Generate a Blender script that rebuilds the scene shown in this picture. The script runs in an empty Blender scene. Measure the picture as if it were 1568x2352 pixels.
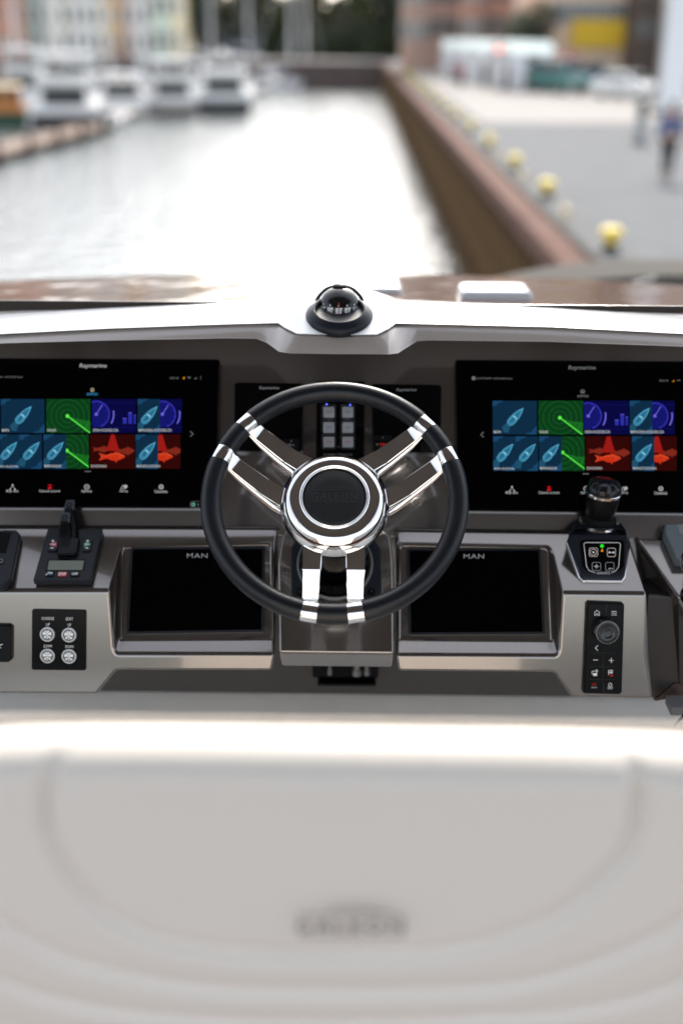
import bpy, bmesh, math, random
from mathutils import Vector, Matrix
random.seed(7)
R = math.radians
SC = bpy.context.scene
COL = SC.collection

# ------------------------------------------------------------------ camera
CZ = 7.0                                    # eye height above the water (world z = 0 is the water)
PITCH, YAW, ROLL = R(22.8), R(0.6), R(0.35)
FPX = 2613.0                                # focal length in units of a 1568 x 2352 frame
EYE = Vector((0, 0, CZ))
Fw = Vector((-math.sin(YAW)*math.cos(PITCH), math.cos(YAW)*math.cos(PITCH), -math.sin(PITCH)))
R0 = Vector((math.cos(YAW), math.sin(YAW), 0)); U0 = R0.cross(Fw)
Rt = R0*math.cos(ROLL) + U0*math.sin(ROLL)
Up = -R0*math.sin(ROLL) + U0*math.cos(ROLL)
cam = bpy.data.cameras.new('camera'); camo = bpy.data.objects.new('camera', cam); COL.objects.link(camo)
M = Matrix((Rt, Up, -Fw)).transposed().to_4x4(); M.translation = EYE; camo.matrix_world = M
cam.sensor_fit = 'VERTICAL'; cam.sensor_height = 36; cam.sensor_width = 24
cam.lens = FPX/2352*36; cam.clip_start = 0.05; cam.clip_end = 3000
cam.dof.use_dof = True; cam.dof.focus_distance = 1.80; cam.dof.aperture_fstop = 1.4
SC.camera = camo

# ------------------------------------------------------------------ light
SUN_EL, SUN_AZ = R(38), R(8)               # azimuth measured from +Y towards +X
W = bpy.data.worlds.new('World'); SC.world = W; W.use_nodes = True
nt = W.node_tree; bg = nt.nodes['Background']; sky = nt.nodes.new('ShaderNodeTexSky')
sky.sky_type = 'NISHITA'; sky.sun_disc = False; sky.sun_elevation = SUN_EL; sky.sun_rotation = SUN_AZ
sky.air_density = 1.0; sky.dust_density = 2.5; sky.ozone_density = 1.0; sky.altitude = 0
hsv = nt.nodes.new('ShaderNodeHueSaturation'); hsv.inputs['Saturation'].default_value = .40
nt.links.new(sky.outputs[0], hsv.inputs['Color']); nt.links.new(hsv.outputs[0], bg.inputs[0]); bg.inputs[1].default_value = 0.15
sl = bpy.data.lights.new('sun', 'SUN'); sl.energy = 1.5; sl.angle = R(14); sl.color = (1, .94, .86)
so = bpy.data.objects.new('sun', sl); COL.objects.link(so); so.location = (5, 10, 40)
sd = Vector((math.sin(SUN_AZ)*math.cos(SUN_EL), math.cos(SUN_AZ)*math.cos(SUN_EL), math.sin(SUN_EL)))
so.rotation_euler = sd.to_track_quat('Z', 'Y').to_euler()
SC.view_settings.view_transform = 'Standard'; SC.view_settings.look = 'None'
SC.view_settings.gamma = 1; SC.view_settings.use_curve_mapping = False
SC.view_settings.exposure = 1.5
SC.render.engine = 'CYCLES'
SC.cycles.max_bounces = 8; SC.cycles.transparent_max_bounces = 8
SC.cycles.use_denoising = True
SC.cycles.sample_clamp_indirect = 6

# ------------------------------------------------------------------ rays on to planes (rel. to the eye)
def ray(x, y): return Fw + Rt*((x-784)/FPX) - Up*((y-1176)/FPX)
def onz(x, y, z): r = ray(x, y); return EYE + r*(z/r.z)              # on the level z (relative to the eye)
def ony(x, y, Y): r = ray(x, y); return EYE + r*(Y/r.y)              # on the upright plane at distance Y
class Plane:
    """a tilted plane across the helm: through (y,z) relative to the eye, normal raised elev degrees"""
    def __init__(s, y, z, elev, nx=0.0):
        e = R(elev); s.p = EYE + Vector((0, y, z)); s.n = Vector((nx, -math.cos(e), math.sin(e))).normalized()
        s.u = Vector((1, 0, 0)); s.u = (s.u - s.n*s.u.dot(s.n)).normalized(); s.v = s.n.cross(s.u)
    def at(s, x, y, off=0.0):
        r = ray(x, y); t = (s.p + s.n*off - EYE).dot(s.n)/r.dot(s.n); return EYE + r*t
    def yz(s, t): return (s.p - EYE - s.v*t)

# ------------------------------------------------------------------ materials
MATS = {}
def mat(name, c=(.5,.5,.5), rough=.5, metal=0, coat=0, coat_r=.05, spec=.5, emit=None, es=1.0,
        noise=None, bump=None, trans=0, alpha=1, mix=None):
    """noise=(scale, amount) tints the base; bump=(scale, strength, distance); mix=(colour, scale, lo, hi)"""
    if name in MATS: return MATS[name]
    m = bpy.data.materials.new(name); m.use_nodes = True; n = m.node_tree.nodes; l = m.node_tree.links
    b = n['Principled BSDF']; b.inputs['Base Color'].default_value = (*c, 1); b.inputs['Roughness'].default_value = rough
    b.inputs['Metallic'].default_value = metal; b.inputs['Coat Weight'].default_value = coat
    b.inputs['Coat Roughness'].default_value = coat_r; b.inputs['Coat IOR'].default_value = 1.5 if coat < 1 else 1.8; b.inputs['Specular IOR Level'].default_value = spec
    if emit: b.inputs['Emission Color'].default_value = (*emit, 1); b.inputs['Emission Strength'].default_value = es
    if trans: b.inputs['Transmission Weight'].default_value = trans
    b.inputs['Alpha'].default_value = alpha
    tc = n.new('ShaderNodeTexCoord')
    if noise or mix:
        t = n.new('ShaderNodeTexNoise'); t.inputs['Detail'].default_value = 6
        l.new(tc.outputs['Object'], t.inputs['Vector'])
        if mix:
            c2, sc, lo, hi = mix; t.inputs['Scale'].default_value = sc
            mr = n.new('ShaderNodeMapRange'); mr.inputs[1].default_value = lo; mr.inputs[2].default_value = hi
            l.new(t.outputs['Fac'], mr.inputs[0])
            x = n.new('ShaderNodeMix'); x.data_type = 'RGBA'; l.new(mr.outputs[0], x.inputs['Factor'])
            x.inputs['A'].default_value = (*c, 1); x.inputs['B'].default_value = (*c2, 1)
            l.new(x.outputs['Result'], b.inputs['Base Color'])
        else:
            t.inputs['Scale'].default_value = noise[0]
            mr = n.new('ShaderNodeMapRange'); mr.inputs[3].default_value = 1-noise[1]; mr.inputs[4].default_value = 1+noise[1]
            mr.inputs[1].default_value = .3; mr.inputs[2].default_value = .7
            l.new(t.outputs['Fac'], mr.inputs[0])
            x = n.new('ShaderNodeVectorMath'); x.operation = 'SCALE'; x.inputs[0].default_value = c
            l.new(mr.outputs[0], x.inputs['Scale']); l.new(x.outputs[0], b.inputs['Base Color'])
    if bump:
        t = n.new('ShaderNodeTexNoise'); t.inputs['Scale'].default_value = bump[0]; t.inputs['Detail'].default_value = 3
        l.new(tc.outputs['Object'], t.inputs['Vector'])
        bp = n.new('ShaderNodeBump'); bp.inputs['Strength'].default_value = bump[1]; bp.inputs['Distance'].default_value = bump[2]
        l.new(t.outputs['Fac'], bp.inputs['Height']); l.new(bp.outputs[0], b.inputs['Normal'])
    MATS[name] = m; return m

taupe = mat('metallic_taupe_paint', (.175,.156,.142), .18, .85, 1.0, .04, noise=(900,.14))
taupe_dark = mat('dark_taupe_paint', (.105,.092,.085), .42, .6, .8, .08, noise=(700,.10))
taupe_gloss = mat('gloss_black_taupe', (.022,.019,.018), .30, .2, .4, .12)
gelcoat = mat('white_gelcoat', (.56,.58,.605), .25, 0, .6, .05, noise=(40,.02))
gel_grey = mat('grey_gelcoat', (.90,.875,.83), .45, noise=(20,.03))
chrome = mat('polished_chrome', (.86,.85,.84), .035, 1)
steel = mat('brushed_steel', (.45,.44,.43), .28, 1, bump=(300,.1,.001))
leather = mat('black_leather', (.0045,.0058,.0085), .31, 0, .0, spec=.34, bump=(1500,.35,.0006))
leather2 = mat('black_leather_pad', (.005,.0055,.0065), .46, 0, .0, spec=.38, bump=(700,.4,.0008))
thread = mat('black_thread', (.006,.006,.007), .7)
blk = mat('black_plastic', (.0035,.0037,.0045), .36, spec=.13, bump=(2000,.08,.0003))
blk_sat = mat('charcoal_plastic', (.0085,.0110,.0155), .34, spec=.22, bump=(2500,.08,.0003))
blk_gloss = mat('gloss_black_plastic', (.002,.002,.0025), .08, spec=.14)
glass_blk = mat('display_glass', (.0008,.0008,.001), .06, spec=.05)
grey_dev = mat('slate_grey_plastic', (.10,.125,.14), .42)
rubber = mat('black_rubber', (.012,.012,.012), .8, spec=.1)
white_ink = mat('white_print', (.75,.76,.76), .5)
ES = .25
def em(name, c, s=1.0): return mat(name, (.0,.0,.0), .5, emit=c, es=s*ES, spec=0)
eW = em('screen_white', (.62,.64,.62), .9); eWd = em('screen_grey', (.3,.31,.3), .7)
ink_grey = mat('grey_print', (.30,.31,.32), .5); ink_dim = mat('dim_print', (.10,.10,.105), .5)

# ------------------------------------------------------------------ mesh builder
def setp(o, label=None, cat=None, group=None, kind=None):
    if label: o['label'] = label
    if cat: o['category'] = cat
    if group: o['group'] = group
    if kind: o['kind'] = kind
    return o
def empty(name, loc, label, cat, group=None, rot=(0,0,0)):
    o = bpy.data.objects.new(name, None); COL.objects.link(o); o.location = loc; o.rotation_euler = rot
    o.empty_display_size = .1
    return setp(o, label, cat, group)
class MB:
    def __init__(s): s.v = []; s.f = []; s.m = []; s.mi = 0
    def vert(s, p): s.v.append(Vector(p)); return len(s.v)-1
    def face(s, pts, mi=None):
        s.f.append([s.vert(p) for p in pts]); s.m.append(s.mi if mi is None else mi); return s
    def grid(s, rows, closed_u=False, closed_v=False):
        b = len(s.v); nu = len(rows[0]); nv = len(rows)
        for r_ in rows: s.v.extend(Vector(p) for p in r_)
        for j in range(nv if closed_v else nv-1):
            for i in range(nu if closed_u else nu-1):
                a = b+j*nu+i; c = b+j*nu+(i+1)%nu; jj = (j+1) % nv
                s.f.append([a, c, b+jj*nu+(i+1)%nu, b+jj*nu+i]); s.m.append(s.mi)
        return s
    def cap(s, pts, flip=False):
        return s.face(pts[::-1] if flip else pts)
    def prism(s, loop, d):
        """closed loop of points pushed along d"""
        d = Vector(d); a = [Vector(p) for p in loop]; b = [p+d for p in a]
        k = len(s.v); s.v.extend(a+b); n = len(a)
        s.f.append(list(range(k, k+n))[::-1]); s.m.append(s.mi)
        s.f.append(list(range(k+n, k+2*n))); s.m.append(s.mi)
        for i in range(n):
            j = (i+1) % n; s.f.append([k+i, k+j, k+n+j, k+n+i]); s.m.append(s.mi)
        return s
    def frust(s, la, lb):
        k = len(s.v); n = len(la); s.v.extend(Vector(p) for p in la); s.v.extend(Vector(p) for p in lb)
        s.f.append(list(range(k, k+n))[::-1]); s.m.append(s.mi)
        s.f.append(list(range(k+n, k+2*n))); s.m.append(s.mi)
        for i in range(n):
            j = (i+1) % n; s.f.append([k+i, k+j, k+n+j, k+n+i]); s.m.append(s.mi)
        return s
    def box(s, c, d, rz=0):
        c = Vector(c); x, y, z = [q/2 for q in d]; m = Matrix.Rotation(rz, 3, 'Z')
        return s.prism([c+m@Vector(q) for q in ((-x,-y,-z),(x,-y,-z),(x,y,-z),(-x,y,-z))], (0,0,2*z))
    def lathe(s, prof, org=(0,0,0), ax=(0,0,1), n=32, cap0=False, cap1=False):
        ax = Vector(ax).normalized(); a = ax.orthogonal().normalized(); b = ax.cross(a); org = Vector(org)
        rows = [[org + ax*h + (a*math.cos(2*math.pi*i/n)+b*math.sin(2*math.pi*i/n))*max(r_, 1e-5) for i in range(n)] for r_, h in prof]
        s.grid(rows, closed_u=True)
        if cap0: s.face(rows[0][::-1])
        if cap1: s.face(rows[-1])
        return s
    def cyl(s, a, b, r1, r2=None, n=12):
        a = Vector(a); b = Vector(b); r2 = r1 if r2 is None else r2
        return s.lathe([(r1, 0), (r2, (b-a).length)], a, b-a, n, True, True)
    def tube(s, pts, r, n=8, closed=False):
        pts = [Vector(p) for p in pts]; rows = []; N = len(pts); ref = Vector((0.123, .31, .94)).normalized()
        for i, p in enumerate(pts):
            t = (pts[(i+1) % N if closed else min(i+1, N-1)] - pts[(i-1) % N if closed else max(i-1, 0)]).normalized()
            a = t.cross(ref).normalized(); b = t.cross(a); rr = r[i] if isinstance(r, (list, tuple)) else r
            rows.append([p + (a*math.cos(2*math.pi*k/n)+b*math.sin(2*math.pi*k/n))*rr for k in range(n)])
        s.grid(rows, closed_u=True, closed_v=closed)
        if not closed: s.face(rows[0]); s.face(rows[-1][::-1])
        return s
    def sphere(s, c, r, nu=16, nv=10, sc=(1,1,1)):
        c = Vector(c); rows = []
        for j in range(nv+1):
            th = math.pi*j/nv; rr = max(math.sin(th), 1e-4)
            rows.append([c+Vector((r*sc[0]*rr*math.cos(2*math.pi*i/nu), r*sc[1]*rr*math.sin(2*math.pi*i/nu), -r*sc[2]*math.cos(th))) for i in range(nu)])
        return s.grid(rows, closed_u=True)
    def build(s, name, m, parent=None, bevel=0, seg=3, smooth=True, label=None, cat=None, group=None, kind=None,
              sharp=35, local=False, loc=None, fixn=True):
        me = bpy.data.meshes.new(name)
        if local: ctr = Vector(loc or (0,0,0)); vs = s.v
        else:
            lo = Vector([min(p[i] for p in s.v) for i in range(3)]); hi = Vector([max(p[i] for p in s.v) for i in range(3)])
            ctr = (lo+hi)/2
            if parent is None: ctr = Vector((ctr.x, ctr.y, lo.z))
            vs = [p-ctr for p in s.v]
        me.from_pydata([tuple(p) for p in vs], [], s.f)
        for mm in (m if isinstance(m, (list, tuple)) else [m]): me.materials.append(mm)
        me.polygons.foreach_set('material_index', s.m)
        if fixn:
            bm = bmesh.new(); bm.from_mesh(me)
            bmesh.ops.recalc_face_normals(bm, faces=bm.faces); bm.to_mesh(me); bm.free()
        if smooth:
            me.polygons.foreach_set('use_smooth', [True]*len(me.polygons))
            if not bevel: me.set_sharp_from_angle(angle=R(sharp))
        me.update()
        o = bpy.data.objects.new(name, me); COL.objects.link(o)
        if parent is not None:
            o.parent = parent
            o.location = ctr if local else ctr - base_of(parent)
        else: o.location = ctr
        if bevel:
            bv = o.modifiers.new('bevel', 'BEVEL'); bv.width = bevel; bv.segments = seg; bv.limit_method = 'ANGLE'
            bv.angle_limit = R(28); bv.harden_normals = True; bv.miter_outer = 'MITER_ARC'
        return setp(o, label, cat, group, kind)
def base_of(o):
    b = Vector(o.location)
    while o.parent is not None: o = o.parent; b = b + o.location
    return b
def copy_thing(o, loc=None, rz=None, label=None, parent=None):
    c = o.copy(); COL.objects.link(c)
    if parent is not None: c.parent = parent
    if loc is not None: c.location = loc
    if rz is not None: c.rotation_euler = (0, 0, rz)
    if label: c['label'] = label
    for ch in list(o.children): copy_thing(ch, parent=c)
    return c

def round_loop(pts, r, n=5):
    """2-D or 3-D planar loop with rounded corners"""
    out = []; N = len(pts)
    rs = r if isinstance(r, (list, tuple)) else [r]*N
    for i in range(N):
        p = pts[i]; a = pts[i-1]-p; b = pts[(i+1) % N]-p; rr = rs[i]
        if rr <= 0: out.append(p.copy()); continue
        la, lb = a.length, b.length; a = a/la; b = b/lb
        ang = a.angle(b)/2; t = min(rr/math.tan(ang), la*.49, lb*.49); rr2 = t*math.tan(ang)
        c = p + (a+b).normalized()*(rr2/math.sin(ang)); s0 = p+a*t-c; s1 = p+b*t-c
        for k in range(n+1):
            f = k/n; w = s0.angle(s1) if s0.length > 1e-9 else 0
            if w < 1e-5: out.append(c+s0); continue
            out.append(c + s0*(math.sin((1-f)*w)/math.sin(w)) + s1*(math.sin(f*w)/math.sin(w)))
    return out
def plate(name, pl, px, o0, o1, m, parent, r=.004, bevel=.0012, **kw):
    """a rounded plate standing on plane pl, outline in frame units, from offset o0 to o1"""
    pts = [pl.at(x, y, o1) for x, y in px]; lp = round_loop(pts, r) if r else pts
    return MB().prism([p - pl.n*(o1-o0) for p in lp], pl.n*(o1-o0)).build(name, m, parent, bevel=bevel, seg=2, **kw)

_txt = {}
def text_geo(body, bold=0.0, shear=0.0, sp=1.0):
    k = (body, bold, shear, sp)
    if k not in _txt:
        cu = bpy.data.curves.new('t', 'FONT'); cu.body = body; cu.offset = bold; cu.shear = shear; cu.resolution_u = 2
        cu.space_character = sp; cu.fill_mode = 'FRONT'
        ob = bpy.data.objects.new('t', cu); me = bpy.data.meshes.new_from_object(ob)
        vs = [v.co.copy() for v in me.vertices]; fs = [list(p.vertices) for p in me.polygons]
        bpy.data.objects.remove(ob); bpy.data.meshes.remove(me); bpy.data.curves.remove(cu)
        x0 = min(v.x for v in vs); x1 = max(v.x for v in vs); y0 = min(v.y for v in vs); y1 = max(v.y for v in vs)
        _txt[k] = ([((v.x-x0)/(x1-x0), (v.y-y0)/(y1-y0)) for v in vs], fs)
    return _txt[k]
class Decal:
    """thin print lying on a plane: shapes in frame units, each layer a hair above the one below"""
    def __init__(s, pl, off, mp=None, step=.00012):
        s.pl = pl; s.off = off; s.step = step; s.mb = MB(); s.ms = []; s.k = 0
        s.mp = mp or (lambda x, y: (x, y))
    def P(s, x, y): X, Y = s.mp(x, y); return s.pl.at(X, Y, s.off + s.k*s.step)
    def mi(s, m):
        if m not in s.ms: s.ms.append(m)
        return s.ms.index(m)
    def up(s): s.k += 1; return s
    def poly(s, pts, m): s.mb.face([s.P(x, y) for x, y in pts], s.mi(m)); return s
    def rect(s, x0, y0, x1, y1, m): return s.poly([(x0,y1),(x1,y1),(x1,y0),(x0,y0)], m)
    def rrect(s, x0, y0, x1, y1, r, m):
        lp = round_loop([Vector(p) for p in ((x0,y1),(x1,y1),(x1,y0),(x0,y0))], r, 4); return s.poly([(p.x, p.y) for p in lp], m)
    def line(s, pts, w, m, closed=False):
        pts = [Vector(p) for p in pts]; N = len(pts); L = []
        for i, p in enumerate(pts):
            a = pts[(i-1) % N] if (closed or i > 0) else p; b = pts[(i+1) % N] if (closed or i < N-1) else p
            t = (b-a).normalized(); n = Vector((-t.y, t.x))
            if 0 < i < N-1 or closed:
                t1 = (p-a).normalized() if (p-a).length else t; c = max(.5, abs(Vector((-t1.y, t1.x)).dot(n)))
            else: c = 1
            L.append((p+n*w/2/c, p-n*w/2/c))
        for i in range(N if closed else N-1):
            a, b = L[i], L[(i+1) % N]; s.poly([a[0], a[1], b[1], b[0]], m)
        return s
    def arc(s, cx, cy, r, a0, a1, w, m, n=24, ry=None):
        ry = ry or r
        return s.line([(cx+r*math.cos(R(a0+(a1-a0)*i/n)), cy-ry*math.sin(R(a0+(a1-a0)*i/n))) for i in range(n+1)], w, m)
    def disc(s, cx, cy, r, m, n=20):
        return s.poly([(cx+r*math.cos(2*math.pi*i/n), cy+r*math.sin(2*math.pi*i/n)) for i in range(n)], m)
    def rline(s, x0, y0, x1, y1, r, w, m):
        lp = round_loop([Vector(p) for p in ((x0,y1),(x1,y1),(x1,y0),(x0,y0))], r, 4); return s.line([(p.x,p.y) for p in lp], w, m, True)
    def text(s, body, x0, y0, x1, y1, m, bold=.0, shear=0, sp=1.0):
        vs, fs = text_geo(body, bold, shear, sp); k = len(s.mb.v)
        s.mb.v.extend(s.P(x0+(x1-x0)*u, y1+(y0-y1)*v) for u, v in vs); i = s.mi(m)
        for f in fs: s.mb.f.append([k+q for q in f]); s.mb.m.append(i)
        return s
    def build(s, name, parent, **kw): return s.mb.build(name, s.ms, parent, smooth=False, fixn=False, **kw)

# ------------------------------------------------------------------ planes of the helm
B = (1.833, -.801); C = (1.710, -.861); E_ = (1.682, -.966); Mm = (1.804, -.815); Nn = (1.709, -.956)
PAN = Plane(*B, 28); LED = Plane(*B, 64); FAS = Plane(*C, 15); MAN = Plane(*Mm, 34)
COLP = Plane(1.826, -.792, 44.6)
XC = -0.03
def W3(x, y, z): return EYE + Vector((XC+x, y, z))
exec_order = []

# ================================================================== LARGE STRUCTURE: water, quay, land
WZ = 0.0; GZ = CZ-3.4                       # water level, quay level
water_m = mat('harbour_water', (.10,.12,.12), .10, spec=.9)
n = water_m.node_tree.nodes; l = water_m.node_tree.links
tc = n.new('ShaderNodeTexCoord'); bump_prev = None
for sc, st, ds in ((.9, .9, .22), (3.2, .8, .07), (11, .5, .02)):
    t = n.new('ShaderNodeTexNoise'); t.inputs['Scale'].default_value = sc; t.inputs['Detail'].default_value = 3
    l.new(tc.outputs['Object'], t.inputs['Vector'])
    bp = n.new('ShaderNodeBump'); bp.inputs['Strength'].default_value = st; bp.inputs['Distance'].default_value = ds
    l.new(t.outputs['Fac'], bp.inputs['Height'])
    if bump_prev: l.new(bump_prev.outputs[0], bp.inputs['Normal'])
    bump_prev = bp
l.new(bump_prev.outputs[0], n['Principled BSDF'].inputs['Normal'])
MB().face([(-900,-300,0),(900,-300,0),(900,1500,0),(-900,1500,0)]).build('water', water_m, kind='structure', fixn=False)

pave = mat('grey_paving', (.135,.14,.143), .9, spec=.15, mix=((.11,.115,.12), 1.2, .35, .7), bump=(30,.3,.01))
pave2 = mat('pale_paving', (.33,.31,.285), .9, spec=.15, mix=((.29,.27,.25), .8, .35, .7))
stone = mat('pale_kerb_stone', (.15,.15,.147), .9, spec=.05, noise=(3,.1))
pink = mat('rusty_pink_beam', (.17,.098,.078), .85, spec=.05, mix=((.11,.062,.048), 2.5, .4, .7))
sheet = mat('rusty_sheet_steel', (.15,.088,.040), .85, spec=.08, mix=((.045,.026,.014), 1.1, .38, .62), bump=(8,.4,.02))
brickd = mat('far_quay_wall', (.115,.085,.075), .85, mix=((.08,.06,.055), .6, .35, .7))
QX = 3.9
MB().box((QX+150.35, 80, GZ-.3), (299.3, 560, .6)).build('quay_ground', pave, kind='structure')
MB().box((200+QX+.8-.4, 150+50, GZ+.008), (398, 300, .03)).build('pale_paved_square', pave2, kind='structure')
MB().box((QX+.40, 80, GZ-.25), (.62, 170, .56)).build('kerb_stone', stone, kind='structure')
MB().box((-148, 340, GZ-.3), (304, 350, .6)).build('far_bank_ground', pave2, kind='structure')
wl = empty('quay_wall', (3.45, 60, 0), 'long rust-brown sheet pile wall between the white water and the paving', 'quay wall')
MB().box((3.60, 82, GZ-.22), (.54, 165, .42)).build('capping_beam', pink, wl, bevel=.03)
MB().box((3.94, 82, GZ-.10), (.14, 165, .24)).build('rubber_strip', rubber, wl)
MB().box((3.70, 82, (GZ-.4)/2), (.2, 165, GZ-.5)).build('backing', sheet, wl)
pm = None
for i in range(150):
    y = 4+i*1.06
    if pm is None:
        mb = MB(); prof = [(0,0),(-.18,.16),(-.18,.46),(0,.62),(0,1.06)]
        rows = [[(px-.0, py, -1) for px, py in prof], [(px-.0, py, GZ-.40) for px, py in prof]]
        pm = mb.grid(rows).build('sheet_pile', sheet, wl, smooth=False, local=True); b0 = base_of(wl)
    else:
        pm = bpy.data.objects.new('sheet_pile', pm.data); COL.objects.link(pm); pm.parent = wl
    pm.location = (3.58-3.45, y-60, 0)
fw = MB().box((-78, 164.6, GZ/2-.3), (163, .8, GZ+.5)).build('quay_wall', brickd)
setp(fw, 'dark brown wall closing the far end of the harbour basin', 'quay wall')

# ================================================================== THE YACHT: deck, helm
teak = mat('teak', (.30,.17,.095), .55, mix=((.22,.12,.065), 30, .35, .7))
caulk = mat('black_caulking', (.015,.015,.015), .6)
hs = empty('flybridge_deck', EYE+Vector((0, 0, -1.85)), None, None); hs['kind'] = 'structure'
MB().box(EYE+Vector((0, -.3, -1.80)), (4.2, 5.4, .08)).build('deck_plate', caulk, hs)
mb = MB()
for i in range(62):
    mb.box(EYE+Vector((-2.04+i*.066, -.9, -1.755)), (.058, 4.2, .014))
mb.build('teak_planks', teak, hs, smooth=False, kind='stuff')
for s in (-1, 1):
    MB().box(EYE+Vector((s*2.12, -.3, -1.35)), (.14, 5.4, .95)).build('bulwark', gelcoat, hs, bevel=.03)
    MB().cyl(EYE+Vector((s*2.05, .0, -1.0)), EYE+Vector((s*1.42, .5, .62)), .045).build('roof_post', gelcoat, hs)
roof_m = mat('roof_lining', (.13,.12,.115), .6)
MB().prism([EYE+Vector((x, y, .60)) for x, y in ((-1.5,-.75),(1.5,-.75),(1.5,1.5),(1.3,1.74),(-1.3,1.74),(-1.5,1.5))], (0,0,.12)).build('hardtop', roof_m, hs, bevel=.03)

# glossy dark wind deflector ahead of the helm
dg = mat('tinted_acrylic', (.12,.078,.060), .10, spec=.11, bump=(4.0,.6,.016))
rows = []
for j in range(13):
    t = j/12; y = 2.14+t*.92
    rows.append([EYE+Vector((x, y-.05*x*x*t, -.562-.066*(y-2.6) - .022*x*x)) for x in [-2.3+4.6*i/24 for i in range(25)]])
mb = MB().grid(rows); mb.grid([rows[-1], [p+Vector((0,.05,-.5)) for p in rows[-1]]])
o = mb.build('wind_deflector', dg); setp(o, 'dark glossy wind deflector curving away behind the white dash top', 'wind deflector')
# foredeck ahead, light grey
rows = []
for j in range(11):
    t = j/10; y = 5.0+t*.75
    rows.append([EYE+Vector((1.55+x*.67, y, -.962-.05*(y-5)-.05*abs(x)**2.6 - .3*max(0,t-.6)**2)) for x in [-2.0+4.0*i/24 for i in range(25)]])
mb = MB().grid(rows); mb.grid([rows[-1], [p+Vector((0,.1,-.8)) for p in rows[-1]]]); mb.grid([rows[0], [p+Vector((0,0,-.8)) for p in rows[0]]])
o = mb.build('foredeck_cushion', mat('pale_grey_vinyl', (.13,.122,.11), .7, spec=.0), kind=None)
setp(o, 'pale grey curved sun pad on the foredeck beyond the dark deflector', 'sun pad')

# ---- helm console
hc = empty('helm_console', EYE+Vector((XC, 1.8, -1.1)), 'taupe metallic helm console with white top, holding screens and steering wheel', 'helm console')
def sec(x0, x1, yz, name, m, bevel=.004, seg=3, parent=hc):
    return MB().prism([W3(x0, y, z) for y, z in yz], (x1-x0, 0, 0)).build(name, m, parent, bevel=bevel, seg=seg)
sec(-1.3, 1.3, [(1.826+.016,-.814-.008),(2.025+.016,-.440-.008),(2.08,-.46),(1.89,-.84)], 'instrument_panel', taupe, .002)

def unit(sgn):
    """one side of the console: ledge, recessed display housing, lip and fascia as one shell"""
    if sgn < 0:
        pl = dict(Cl=(-260,1357), Cr=(252,1356), F=(263,1502), S=(632,1503), Sb=(624,1542), d1=(268,1541), d2=(223,1596), Dl=(-260,1594),
                  Ml=(277,1253), Mr=(630,1246), Nr=(631,1466), Nl=(272,1468), Bl=(-260,1209), Br=(640,1213))
        bk = ('Bl', 'Br', 'Sb', 'd1', 'd2', 'Dl')
    else:
        pl = dict(Cl=(1485,1363), Cr=(1290,1361), F=(1282,1506), S=(908,1504), Sb=(914,1543), d1=(1272,1546), d2=(1312,1604), Dl=(1499,1607),
                  Ml=(1264,1255), Mr=(911,1248), Nr=(910,1468), Nl=(1272,1471), Bl=(1441,1224), Br=(905,1217))
    on = dict(Cl=FAS, Cr=FAS, F=FAS, S=FAS, Sb=FAS, d1=FAS, d2=FAS, Dl=FAS, Ml=MAN, Mr=MAN, Nr=MAN, Nl=MAN, Bl=LED, Br=LED)
    v = {k: on[k].at(*q) for k, q in pl.items()}
    if sgn > 0: v['Q'] = FAS.at(1480, 1500)
    for k in ('Sb','d1','d2','Dl'): v[k+'b'] = v[k] + Vector((0, .16, .005))
    for k in ('Bl','Br'): v[k+'s'] = v[k] + Vector((0, .013, -.0003)); v[k+'b'] = v[k] + Vector((0, .05, -.05))
    names = list(v); idx = {k: i for i, k in enumerate(names)}
    fr = ['Cl','Cr','F','S','Sb','d1','d2','Dl'] + (['Q'] if sgn > 0 else [])
    F_ = [fr, ['Bl','Br','Mr','Ml','Cr','Cl'], ['Ml','Nl','F','Cr'], ['Ml','Mr','Nr','Nl'], ['Nl','Nr','S','F'],
          ['Sb','Sbb','d1b','d1'], ['d1','d1b','d2b','d2'], ['d2','d2b','Dlb','Dl'],
          ['Br','Brs','Brb','Sbb','Sb','S','Nr','Mr'], ['Bl','Cl'] + (['Q'] if sgn > 0 else []) + ['Dl','Dlb','Blb','Bls'],
          ['Bl','Bls','Brs','Br'], ['Bls','Blb','Brb','Brs'], ['Blb','Dlb','d2b','d1b','Sbb','Brb']]
    mb = MB(); mb.v = [v[k] for k in names]
    nm = names; idx = {k: i for i, k in enumerate(nm)}
    mb.f = [[idx[k] for k in f] for f in F_]; mb.m = [0]*len(F_)
    ho = mb.build('console_housing', taupe, hc, bevel=.0058, seg=4)
    e = 6 if sgn < 0 else -6
    P = [MAN.at(pl['Nl'][0]+e, pl['Nl'][1]-2, .0005), MAN.at(pl['Ml'][0]+e, pl['Ml'][1]+4, .0005), MAN.at(pl['Mr'][0]-e, pl['Mr'][1]+4, .0005), MAN.at(pl['Nr'][0]-e, pl['Nr'][1]-2, .0005)]
    cc_ = round_loop(P, [0,.008,.008,0], 5)
    MB().tube(cc_, .0030, 10).build('housing_rim', taupe, ho)
unit(-1); unit(1)
# centre column cover
a = [COLP.at(x, y) for x, y in ((640,1500),(905,1503),(903,1290),(893,1205),(652,1203),(637,1290))]
lp = round_loop(a, [.006,.006,.05,.03,.03,.05], 6)
MB().prism([p - COLP.n*.09 for p in lp], COLP.n*.09).build('column_cover', taupe, hc, bevel=.009, seg=5)
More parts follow.
